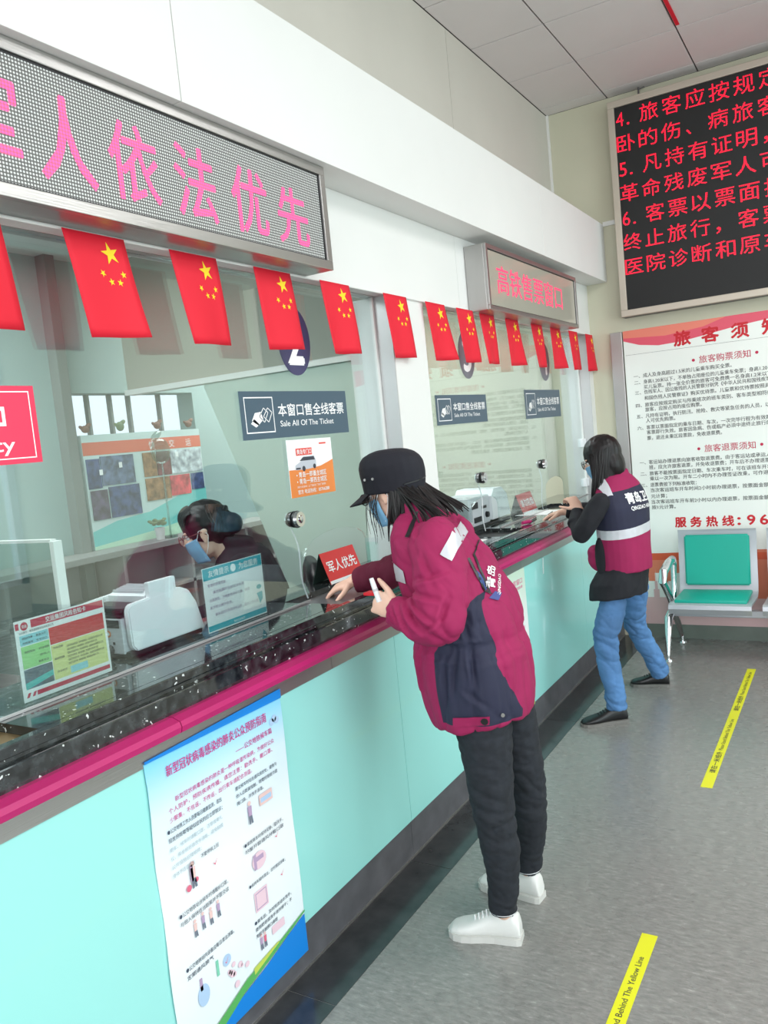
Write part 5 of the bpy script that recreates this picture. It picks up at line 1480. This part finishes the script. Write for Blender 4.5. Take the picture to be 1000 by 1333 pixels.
def P1zone(c, n):
    if c.y < 2.34 and c.z < 1.16:
        x, z = c.x, c.z
        # navy side panel: bounded by a slanting back seam and a front seam
        back = -1.040 + (1.136 - z) * 0.235
        front = -1.178 if z < 0.97 else -1.178 + (z - 0.97) * 0.78
        if z > 0.738 and front < x < back and not (c.y < 2.168 and z > 1.0): return 1
    if c.x < -1.395 and c.y > 2.5: return 2  # far sleeve takes the cloth with shade painted in
    return 0


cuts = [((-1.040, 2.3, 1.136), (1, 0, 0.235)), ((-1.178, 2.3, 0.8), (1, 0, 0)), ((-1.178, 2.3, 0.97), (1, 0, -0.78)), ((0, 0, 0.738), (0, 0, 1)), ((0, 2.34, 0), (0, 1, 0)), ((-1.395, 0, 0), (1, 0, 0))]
jo = organic(jk, 'jacket', [cloth_mag, cloth_navy, cloth_mag_shaded], A, voxel=0.0065, smooth=6, wr=ww, zones=P1zone, cuts=cuts)
tj = bvh(jo)
D1 = V((-0.43, 0.87, -0.20))
q3 = lambda y, pts: [V((x, y, z)) for x, z in pts]
strip_quads = [q3(2.25, [(-1.063, 1.405), (-1.042, 1.362), (-1.112, 1.248), (-1.148, 1.268)])]
decal(tj, strip_quads, D1, 0.004, 'reflective_strip', reflect, jo, 8)
decal(tj, [q3(2.45, [(-1.430, 1.215), (-1.380, 1.175), (-1.374, 1.135), (-1.430, 1.150)])], D1, 0.004, 'reflective_strip', reflect, jo, 6)
decal(tj, [q3(2.2, [(-1.129, 0.767), (-1.006, 0.779), (-1.009, 0.752), (-1.132, 0.736)])], D1, 0.005, 'hem_tab', cloth_mag, jo, 6)
decal(tj, [q3(2.2, [(-1.023 + .011 * math.cos(a), 0.764 + .011 * math.sin(a)) for a in [i * math.pi / 6 for i in range(12)]])], D1, 0.009, 'snap_button', 'black_plastic', jo, 0)
decal(tj, [q3(2.2, [(-0.962 + .007 * math.cos(a), 0.782 + .007 * math.sin(a)) for a in [i * math.pi / 6 for i in range(12)]])], D1, 0.006, 'snap_button', 'steel', jo, 0)
line = lambda y, a, b, w: q3(y, [(a[0] - w, a[1] - w * .5), (b[0] - w, b[1] - w * .5), (b[0] + w, b[1] + w * .5), (a[0] + w, a[1] + w * .5)])
decal(tj, [line(2.3, (-1.077, 1.254), (-1.030, 1.150), 0.004), line(2.3, (-1.030, 1.150), (-1.008, 1.140), 0.004), line(2.3, (-1.027, 1.325), (-1.056, 1.268), 0.0035), line(2.3, (-1.056, 1.268), (-1.012, 1.145), 0.0035)], D1, 0.004, 'pocket_piping', 'black_plastic', jo, 5)
decal(tj, [q3(2.3, [(-1.058, 1.218), (-1.044, 1.207), (-1.018, 1.164), (-1.024, 1.150), (-1.045, 1.178)])], D1, 0.003, 'pocket_lining', mat('blue lining', (62, 84, 140), 0.7), jo, 4)
decal(tj, [q3(2.35, [(-1.020, 1.138), (-0.995, 1.132), (-1.011, 1.106), (-1.043, 1.114)])], D1, 0.004, 'label_patch', mat('blue patch', (70, 80, 140), 0.7), jo, 3)
# lettering running down the back
pt = Plane((-1.052, 2.37, 1.135), (0.25, 0.0, 0.97), (-0.97, 0, 0.25))
text_decal(tj, [(Plane((-1.030, 2.37, 1.140), (0.18, 0, 0.98), (-0.98, 0, 0.18)), '青岛', 0.0, 0.0, 0.030, 0.075, 0.02), (Plane((-1.012, 2.37, 1.120), (0.18, 0, 0.98), (-0.98, 0, 0.18)), 'QINGDAO', 0.0, 0.0, 0.011, 0.07, 0.01)], D1, 0.004, 'lettering', 'white_print', jo)
# dark strap across the shoulder
decal(tj, [q3(2.3, [(-1.250, 1.408), (-1.238, 1.412), (-1.275, 1.315), (-1.292, 1.318)])], D1, 0.006, 'collar_zip', 'black_plastic', jo, 5)

# cap
cp = MB(); fc, lc, uc = frm((-1, -0.04, -0.06)); cc = V((-1.378, 2.40, 1.50))
CP = lambda a, b, d: cc + fc * a + lc * b + uc * d
rg = lambda a, d, rx, ry: (CP(a, 0, d), fc * rx, lc * ry, 1.0)
cp.loft([rg(0, -0.030, .110, .088), rg(-0.001, 0.0, .114, .092), rg(-0.001, 0.035, .117, .097), rg(0.0, 0.062, .115, .099), rg(0.002, 0.082, .106, .093), rg(0.004, 0.098, .090, .080), rg(0.006, 0.109, .064, .060), rg(0.006, 0.115, .035, .03)])
cap = organic(cp, 'cap', navycap, A, voxel=0.005, smooth=3, wr=lambda p, n: fold(p, n, 0.0016, 14, 1, 1, 0.7, 4))
bmk = MB(); vs = []; N = 14
for i in range(N + 1):
    a = (i / N - 0.5) * 2.0
    for r_, z_ in ((0.108, -0.022), (0.172, -0.062 + 0.016 * a * a)):
        k = 1 if r_ < .12 else 1 - 0.16 * a * a
        vs.append(CP(r_ * k * math.cos(a), r_ * k * 0.80 * math.sin(a), z_))
n2 = len(vs); vs += [v + V((0, 0, -0.004)) for v in vs]
fs = [(2 * i, 2 * i + 1, 2 * i + 3, 2 * i + 2) for i in range(N)] + [(n2 + 2 * i + 2, n2 + 2 * i + 3, n2 + 2 * i + 1, n2 + 2 * i) for i in range(N)] + [(2 * i + 1, n2 + 2 * i + 1, n2 + 2 * i + 3, 2 * i + 3) for i in range(N)]
bmk.add(vs, fs); bmk.build('visor', navycap, cap, smooth=True)
for a_ in (0.062, 0.025):
    e = MB(); yy_ = 0.0945 * math.sqrt(max(0.0, 1 - (a_ / 0.117) ** 2)); e.cyl(CP(a_, yy_ - 0.004, 0.024), CP(a_, yy_ + 0.006, 0.024), 0.0045, n=12); e.build('eyelet', 'steel', cap)
be = MB(); be.tube([CP(0.113 * math.cos(a), 0.0945 * math.sin(a), -0.008 + 0.012 * (a - 2.3)) for a in [2.3 + 0.17 * i for i in range(12)]], 0.0035, 6); be.build('back_strap', 'black_plastic', cap, smooth=True)

# hair
hb = MB(); R0 = rotm(f, l, u)
hb.ell(Ph(-0.020, 0, 0.055), (0.098, 0.082, 0.060), R0); hb.ell(Ph(-0.052, 0, -0.01), (0.066, 0.078, 0.090), R0)
hb.loft([ring((-1.325, 2.40, 1.46), .060, .078), ring((-1.300, 2.40, 1.41), .058, .084), ring((-1.275, 2.40, 1.375), .060, .082)])
hair = organic(hb, 'hair', hair_m, A, voxel=0.006, smooth=3, wr=lambda p, n: 0.002 * nz(p, 60, 1, 1, 0.1, 1))
random.seed(21); sp = []
for i in range(150):                  # back hair: drapes over the collar
    t_ = random.random(); ang = math.pi * (0.62 + 0.76 * t_)
    p0 = Ph(0.096 * math.cos(ang) - 0.012, 0.082 * math.sin(ang), 0.012 + random.uniform(-.03, .01))
    yy = 2.40 - 0.105 * math.sin(ang) * random.uniform(0.8, 1.15)
    q = random.random()
    e = V((-1.285 + 0.140 * q, yy, 1.362 + 0.030 * q + random.uniform(-0.015, 0.012)))
    m2 = V((-1.285 + 0.075 * q, yy, 1.438 + 0.010 * q))
    sp.append((bez(p0, p0 + V((0.016, (yy - p0.y) * 0.3, -0.03)), m2, e, 10), random.uniform(0.0030, 0.0052)))
for i in range(60):                   # side hair: hangs straight down in front of the near shoulder
    t_ = random.random() ** 0.8
    p0 = Ph(-0.038 - 0.045 * t_, 0.083 - 0.016 * t_, random.uniform(-0.01, 0.02))
    e = V((p0.x + random.uniform(-0.018, 0.014), p0.y - 0.012 + random.uniform(-.01, .02), 1.300 + 0.075 * random.random() + 0.05 * t_))
    sp.append((bez(p0, p0 + V((0.004, -0.014, -0.05)), e + V((0.006, -0.006, 0.06)), e), random.uniform(0.0030, 0.0052)))
for i in range(14):                   # loose strands before the ear and the face
    k_ = random.random(); p0 = Ph(0.015 + 0.055 * k_, 0.076, 0.0)
    e = V((p0.x + random.uniform(-0.03, 0.035), 2.315 + random.uniform(-.01, .01), 1.30 + random.uniform(0, .07)))
    sp.append((bez(p0, p0 + V((-0.016, -0.012, -0.05)), e + V((random.uniform(-0.015, 0.01), 0, 0.06)), e), random.uniform(0.0007, 0.0015)))
strands('hair_strands', hair, sp)
MT['lensframe'] = mat('black glasses frame', (20, 20, 24), 0.3)
glasses(Ph, A, 'lensframe')
face_mask(None, Ph, f, l, u, A, mask_m)
# white strip seen below the mask: collar edge of the inner shirt
# slip and red case in the near hand
sl = MB(); c0 = V((-1.312, 2.125, 1.150)); c1 = V((-1.330, 2.120, 1.225)); sl.tube([c0, c0 * .3 + c1 * .7, c1], [0.0085, 0.0085, 0.0070], 12)
sl.cyl(c0 * 0.55 + c1 * 0.45, c0 * 0.45 + c1 * 0.55, 0.0089, 0.0089, 12, 1)
tag(sl.build('thermometer_stick', ['white_plastic', 'grey_plastic'], smooth=True), 'small white stick held upright in the near hand of the leaning person', 'stick')
rc = MB(); rc.box((-1.395, 2.165, 1.158), (-1.345, 2.205, 1.168), 0, 0.003)
tag(rc.build('red_case', 'red_print'), 'small red case held in the fingers of the leaning person', 'case')

# ------------------------------------------------------------------ PERSON further along the counter
B = thing('person', 'person in a navy and magenta vest over black, with washed blue jeans, facing the counter', 'person', (-1.18, 4.42, 0))
fb, lb, ub = frm((-1, -0.12, -0.30))
ft = V((-0.93, 0.3676, 0)); lt_ = V((-0.3676, -0.93, 0))       # torso facing, towards its left
yaw = math.atan2(-ft.y, -ft.x)


def tring(c, a, b, tilt=0.0, k=0.85):
    R = Matrix.Rotation(yaw, 3, 'Z') @ Matrix.Rotation(tilt, 3, 'Y'); return (c, R @ V((a, 0, 0)), R @ V((0, b, 0)), k)


body = MB()
Pb = head(body, (-1.215, 4.40, 1.425), fb, lb, ub, (-1.135, 4.42, 1.29), 0.98)
TC = lambda a, b, z: V((-1.13, 4.42, z)) + ft * a + lt_ * b
body.loft([tring(TC(0, 0, .74), .07, .12), tring(TC(0, 0, .85), .08, .12), tring(TC(0, 0, 1.0), .08, .11), tring(TC(0, 0, 1.15), .08, .12), tring(TC(0, 0, 1.20), .06, .10), tring(TC(0, 0, 1.28), .045, .05)])
LSb, LEb, LWb = TC(0.02, .15, 1.18), V((-1.300, 4.235, 1.052)), V((-1.345, 4.36, 1.155))
RSb, REb, RWb = TC(0.05, -.15, 1.19), V((-1.34, 4.60, 1.12)), V((-1.50, 4.55, 1.125))
limb(body, [LSb, LEb, LWb], [.038, .028, .022]); limb(body, [RSb, REb, RWb], [.045, .034, .022])
hand(body, LWb, (-0.55, 0.15, 0.8), (0.55, -0.6, 0.55), (-0.5, -0.8, 0.1), (0.8, 0.9, 1.0, 1.1), s=0.9)
hand(body, RWb, (-0.9, -0.2, -0.22), (-0.2, 0.1, 1), (-0.1, -1, 0), (0.4, 0.5, 0.6, 0.6))
limb(body, [(-1.18, 4.35, .76), (-1.22, 4.252, .44), (-1.192, 4.26, .10)], [.055, .044, .032]); limb(body, [(-1.12, 4.51, .76), (-1.172, 4.69, .44), (-1.09, 4.885, .11)], [.055, .044, .026])
body.ell((-1.22, 4.235, 0.036), (0.07, 0.022, 0.016), Matrix.Rotation(0.6, 3, 'Z')); body.ell((-1.14, 4.896, 0.036), (0.06, 0.02, 0.014))
bo2 = organic(body, 'body', 'skin', B, voxel=0.005, smooth=2)
eyes(Pb, fb, lb, ub, bo2, 0.98)
tr = MB()
tr.loft([tring((-1.15, 4.42, 0.86), .08, .12), tring((-1.15, 4.42, 0.76), .088, .13), tring((-1.15, 4.42, 0.70), .09, .13)])
limb(tr, [(-1.180, 4.36, .76), (-1.196, 4.305, .60), (-1.220, 4.26, .50), (-1.224, 4.25, .43), (-1.212, 4.25, .30), (-1.198, 4.255, .19)], [.060, .074, .067, .063, .059, .055])
tr.tube([(-1.200, 4.255, .20), (-1.193, 4.26, .075)], [.055, .054], 18)
limb(tr, [(-1.115, 4.51, .76), (-1.14, 4.58, .62), (-1.17, 4.655, .50), (-1.172, 4.695, .43), (-1.145, 4.78, .30), (-1.112, 4.85, .19)], [.076, .076, .068, .064, .060, .055])
tr.tube([(-1.115, 4.845, .20), (-1.088, 4.892, .080)], [.058, .055], 18)


def jw2(p, n):
    k = 1.0 + 1.8 * math.exp(-((p.z - 0.44) / 0.08) ** 2) + 1.0 * math.exp(-((p.z - 0.70) / 0.06) ** 2) + 1.2 * math.exp(-((p.z - 0.13) / 0.06) ** 2)
    return ridge(V((p.x, p.y, p.z + p.x * 0.5)), 11, 0.7, 0.7, 1.5, 9.1, 0.010 * k)


organic(tr, 'jeans', denim, B, voxel=0.0065, smooth=5, wr=jw2)
shoe('dress_shoe', B, (-1.148, 4.292, 0), (-1.362, 4.142, 0), 1.0, (black_leather, grey_sole, 'black_plastic'), top=0.092, sole_h=0.018)
shoe('dress_shoe', B, (-1.045, 4.918, 0), (-1.275, 4.880, 0), 1.0, (black_leather, grey_sole, 'black_plastic'), top=0.092, sole_h=0.018)
# black jumper: hem below the vest and both sleeves
sw = MB()
sw.loft([tring(TC(.040, 0.030, 0.668), .136, .174, -0.10), tring(TC(0.034, 0.028, .75), .134, .172, -.1), tring(TC(0, 0, .85), .108, .138), tring(TC(0, 0, 1.0), .095, .130), tring(TC(0, 0, 1.15), .090, .135), tring(TC(0, 0, 1.22), .06, .10)])
limb(sw, [TC(0.01, .175, 1.195), TC(0.05, .225, 1.11), (-1.285, 4.228, 1.065), (-1.304, 4.230, 1.042)], [.056, .054, .052, .052])
limb(sw, [(-1.306, 4.232, 1.042), (-1.335, 4.28, 1.090)], [.052, .044]); sw.tube([(-1.338, 4.27, 1.082), (-1.347, 4.345, 1.145)], [.052, .040], 16)
limb(sw, [TC(0.05, -.15, 1.18), (-1.30, 4.61, 1.13), (-1.36, 4.59, 1.115)], [.07, .058, .052]); sw.tube([(-1.35, 4.59, 1.117), (-1.485, 4.555, 1.125)], [.052, .04], 16)
organic(sw, 'jumper', blackcloth, B, voxel=0.0065, smooth=5, wr=lambda p, n: fold(p, n, 0.005, 8, 1.4, 1.4, 1.2, 5.5))
vt = MB()
vt.loft([tring(TC(0, 0, .800), .118, .150, -0.10), tring(TC(0, 0, .86), .120, .152, -.08), tring(TC(0, 0, .96), .118, .152), tring(TC(0, 0, 1.06), .118, .156), tring(TC(0.0, 0, 1.16), .116, .164), tring(TC(0.01, 0, 1.235), .105, .162, .1), tring(TC(0.015, 0, 1.285), .088, .138, .15), tring(TC(0.02, 0, 1.318), .080, .110, .2), tring(TC(0.02, 0, 1.338), .074, .085, .2)])
vt.loft([tring(TC(0.02, 0, 1.300), .074, .080, .2, 1), tring(TC(0.03, 0, 1.372), .070, .072, .25, 1)])


def vz(c, n):
    s_ = c.z + (c - TC(0, 0, 0)).dot(lt_) * 0.10
    if s_ < 1.010: return 0
    if s_ < 1.060: return 1
    if s_ < 1.262: return 2
    return 0


un = V((0, 0, 1)) + lt_ * 0.10; o0 = TC(0, 0, 0)
vcuts = [(o0 + V((0, 0, z)), un) for z in (1.010, 1.060, 1.262)]
vest = organic(vt, 'vest', [cloth_mag, reflect, cloth_navy], B, voxel=0.0065, smooth=5, wr=lambda p, n: fold(p, n, 0.0045, 6, 1.2, 1.2, 0.8, 2.5), zones=vz, cuts=vcuts)
tv = bvh(vest)
bk_pl = Plane(TC(-0.16, .085, 1.0), -lt_, (0, 0, 1))
text_decal(tv, [(bk_pl, '青岛卫生', 0.0, 0.180, 0.056, 0.225, 0.022), (bk_pl, 'QINGDAO HEALTH', 0.012, 0.146, 0.020, 0.21, 0.02)], ft, 0.004, 'lettering', 'white_print', vest)
decal(tv, [[TC(-0.05, .140, 1.265), TC(-0.02, .160, 1.23), TC(0.04, .140, 1.255), TC(0.02, .105, 1.29)]], (0, 0.15, -1), 0.004, 'shoulder_strip', reflect, vest, 5, 0.3)
pk_ = MB(); c_ = TC(0.100, .105, .885); Rk = rotm(ft, lt_, V((0, 0, 1)))
pk_.ell(c_, (0.055, 0.055, 0.075), Rk); pk_.ell(c_ + V((0, 0, 0.03)), (0.058, 0.058, 0.045), Rk)
organic(pk_, 'pocket_pouch', cloth_mag, vest, voxel=0.006, smooth=3, wr=lambda p, n: fold(p, n, 0.004, 14, 1, 1, 1, 1))
pk_ = MB(); pk_.ell(TC(0.05, .150, .90), (0.035, 0.018, 0.11), Rk); organic(pk_, 'side_strap', blackcloth, vest, voxel=0.006, smooth=2)
hb = MB(); R0 = rotm(fb, lb, ub)
hb.ell(Pb(-0.014, 0, 0.030), (0.104, 0.086, 0.100), R0); hb.ell(Pb(-0.050, 0, -0.04), (0.062, 0.080, 0.095), R0)
hb.loft([ring((-1.175, 4.41, 1.40), .075, .080), ring((-1.180, 4.41, 1.33), .054, .080), ring((-1.200, 4.395, 1.27), .050, .070), ring((-1.225, 4.38, 1.225), .030, .05)])
hair2 = organic(hb, 'hair', hair_m, B, voxel=0.006, smooth=3, wr=lambda p, n: 0.003 * nz(p, 60, 1, 1, 0.1, 1))
random.seed(5); sp = []
for i in range(80):
    a = random.uniform(0, 1); ang = math.pi * (0.30 + 0.75 * a); s_ = -1 if random.random() < .25 else 1
    p0 = Pb(0.10 * math.cos(ang) - 0.014, s_ * 0.086 * abs(math.sin(ang)), 0.045)
    e = V((p0.x * 0.5 - 1.19 * 0.5 - 0.02, p0.y * 0.9 + 4.39 * .1 - 0.012 * s_, 1.235 + random.uniform(-0.02, 0.05)))
    sp.append((bez(p0, p0 + V((0, -0.016 * s_, -0.06)), e + V((0.012, 0, 0.06)), e), random.uniform(.0035, .006)))
for i in range(34):
    t_ = random.random(); p0 = Pb(0.03 - 0.07 * t_, 0.084, 0.02)
    e = V((-1.262 + 0.05 * t_ + random.uniform(-.01, .01), 4.305 + random.uniform(-.01, .02), 1.185 + random.uniform(0, .06)))
    sp.append((bez(p0, p0 + V((-0.004, -0.012, -0.06)), e + V((0.01, 0, 0.07)), e), random.uniform(.003, .006)))
strands('hair_strands', hair2, sp)
glasses(Pb, B, 'lensframe'); face_mask(None, Pb, fb, lb, ub, B, mask_m)

# ------------------------------------------------------------------ CLERK behind the glass
Cc = V((-2.33, 2.48, 1.345))
K = thing('person', 'seated clerk in a black jacket, glasses and blue mask behind the counter glass', 'person', (-2.3, 2.65, 0.45))
fk, lk, uk = frm((-0.86, -0.52, -0.30))
body = MB(); nk = Cc + V((0.070, 0.050, -0.110))
Pk = head(body, Cc, fk, lk, uk, nk, 1.0)
tk = V((-0.75, -0.66, 0)).normalized(); tl = V((-tk.y, tk.x, 0)); yk = math.atan2(-tk.y, -tk.x)


def kring(c, a, b, tilt=0.0, k=0.85):
    R = Matrix.Rotation(yk, 3, 'Z') @ Matrix.Rotation(tilt, 3, 'Y'); return (c, R @ V((a, 0, 0)), R @ V((0, b, 0)), k)


KC = lambda a, b, z: V((-2.22, 2.57, z + (0.075 if z > 0.6 else 0))) + tk * a + tl * b
body.loft([kring(KC(-.06, 0, .50), .12, .17), kring(KC(-.05, 0, .75), .10, .13), kring(KC(-.02, 0, 1.0), .10, .15), kring(KC(0.0, 0, 1.14), .07, .15), kring(KC(0.0, 0, 1.2), .05, .07)])
kl = [KC(0, .17, 1.10), KC(.10, .21, .88), KC(.33, .12, .86)]; kr = [KC(0, -.17, 1.10), KC(.10, -.21, .88), KC(.33, -.12, .86)]
limb(body, kl, [.045, .036, .025]); limb(body, kr, [.045, .036, .025])
for w_, s_ in ((kl[2], -1), (kr[2], 1)): hand(body, w_, tk + V((0, 0, -0.2)), (0, 0, 1), tl * s_, (0.4, 0.45, 0.5, 0.5))
for s_ in (-1, 1):
    limb(body, [KC(-.05, .09 * s_, .53), KC(.36, .10 * s_, .54), KC(.34, .10 * s_, .10)], [.075, .055, .04]); body.ell(KC(.40, .10 * s_, .04), (.10, .04, .035), rotm(tk, tl, V((0, 0, 1))))
bo3 = organic(body, 'body', 'skin', K, voxel=0.005, smooth=2)
eyes(Pk, fk, lk, uk, bo3)
cj = MB()
cj.loft([kring(KC(-.05, 0, .52), .17, .22), kring(KC(-.04, 0, .75), .17, .21), kring(KC(-.02, 0, .95), .16, .22), kring(KC(0, 0, 1.08), .14, .215), kring(KC(.0, 0, 1.15), .11, .17), kring(KC(.01, 0, 1.19), .08, .10)])
cj.loft([kring(KC(.01, 0, 1.17), .075, .085, 0.2, 1), kring(KC(.03, 0, 1.235), .075, .082, 0.2, 1)])
for s_ in (-1, 1):
    limb(cj, [KC(0, .18 * s_, 1.10), KC(.05, .215 * s_, .99), KC(.10, .22 * s_, .89)], [.085, .080, .072]); limb(cj, [KC(.10, .22 * s_, .89), KC(.28, .145 * s_, .86)], [.07, .05])
organic(cj, 'jacket', blackcloth, K, voxel=0.008, smooth=4, wr=lambda p, n: fold(p, n, 0.008, 7, 1.3, 1.3, 1.2, 8))
tk_ = MB()
for s_ in (-1, 1): limb(tk_, [KC(-.05, .09 * s_, .53), KC(.36, .10 * s_, .54)], [.10, .075]); tk_.tube([KC(.36, .10 * s_, .54), KC(.34, .10 * s_, .08)], [.072, .055], 16)
organic(tk_, 'trousers', 'black_fabric', K, voxel=0.010, smooth=3)
hb = MB(); R0 = rotm(fk, lk, uk)
hb.ell(Pk(-0.014, 0, 0.032), (0.104, 0.085, 0.098), R0); hb.ell(Pk(-0.055, 0, -0.01), (0.056, 0.078, 0.075), R0)
hb.ell(Pk(-0.115, 0.005, -0.010), (0.042, 0.045, 0.045), R0); hb.ell(Pk(-0.09, 0.0, 0.03), (0.035, 0.04, 0.03), R0)
hair3 = organic(hb, 'hair', hair_m, K, voxel=0.006, smooth=3, wr=lambda p, n: 0.003 * nz(p, 60, 0.3, 1, 1, 1))
sp = []; random.seed(9)
for i in range(60):
    b_ = random.uniform(-0.07, 0.07); p0 = Pk(0.03 - abs(b_) * .2, b_, 0.125 - abs(b_) * .5)
    e = Pk(0.088 - abs(b_) * 0.55, b_ * 1.12, 0.035 + random.uniform(-0.015, 0.01) - abs(b_) * 0.4)
    sp.append((bez(p0, p0 + fk * 0.04, e + uk * 0.05 + fk * 0.012, e), random.uniform(.004, .006)))
strands('fringe', hair3, sp)
clp = MB(); clp.tube([Pk(-0.085, -0.04, 0.03), Pk(-0.105, -0.02, 0.052), Pk(-0.11, 0.0, 0.058), Pk(-0.105, 0.02, 0.052), Pk(-0.085, 0.04, 0.03)], [.008, .012, .013, .012, .008], 8)
clp.build('hair_clip', 'black_plastic', K, smooth=True)
glasses(Pk, K, mat('brown red glasses frame', (110, 50, 46), 0.3)); face_mask(None, Pk, fk, lk, uk, K, mask_m)

# clerk's chair
oc = thing('office_chair', 'black office chair with a low rounded back behind the clerk', 'chair', (-2.2, 2.72, 0))
mb = MB(); mb.box((-2.44, 2.40, .39), (-2.02, 2.82, .435), 0, .02); mb.build('seat', 'black_fabric', oc, smooth=True)
mb = MB(); mb.loft([ring((-2.09, 2.82, 0.74), .035, .16, 0, yk, .6), ring((-2.08, 2.83, 0.85), .04, .19, 0, yk, .6), ring((-2.075, 2.835, 1.02), .04, .19, 0, yk, .6), ring((-2.075, 2.835, 1.12), .035, .17, 0, yk, .6), ring((-2.075, 2.835, 1.165), .02, .12, 0, yk, .6)])
organic(mb, 'backrest', 'black_plastic', oc, voxel=0.010, smooth=3)
mb = MB(); mb.tube([(-2.16, 2.74, .40), (-2.06, 2.86, .48), (-2.06, 2.87, .80)], 0.016, 10); mb.build('back_bracket', 'black_plastic', oc, smooth=True)
mb = MB(); mb.cyl((-2.24, 2.64, .10), (-2.24, 2.64, .39), .025, n=14); mb.build('gas_lift', 'chrome', oc, smooth=True)
for i in range(5):
    a = i * 2 * math.pi / 5; mb = MB(); mb.tube([(-2.24, 2.64, .11), (-2.24 + .25 * math.cos(a), 2.64 + .25 * math.sin(a), .065)], [.022, .014], 8); lg = mb.build('leg', 'black_plastic', oc, smooth=True)
    mb = MB(); cx_, cy_ = -2.24 + .25 * math.cos(a), 2.64 + .25 * math.sin(a); mb.cyl((cx_ - .012, cy_, .026), (cx_ + .012, cy_, .026), .0255, n=14); mb.build('caster', 'black_plastic', lg, smooth=True)
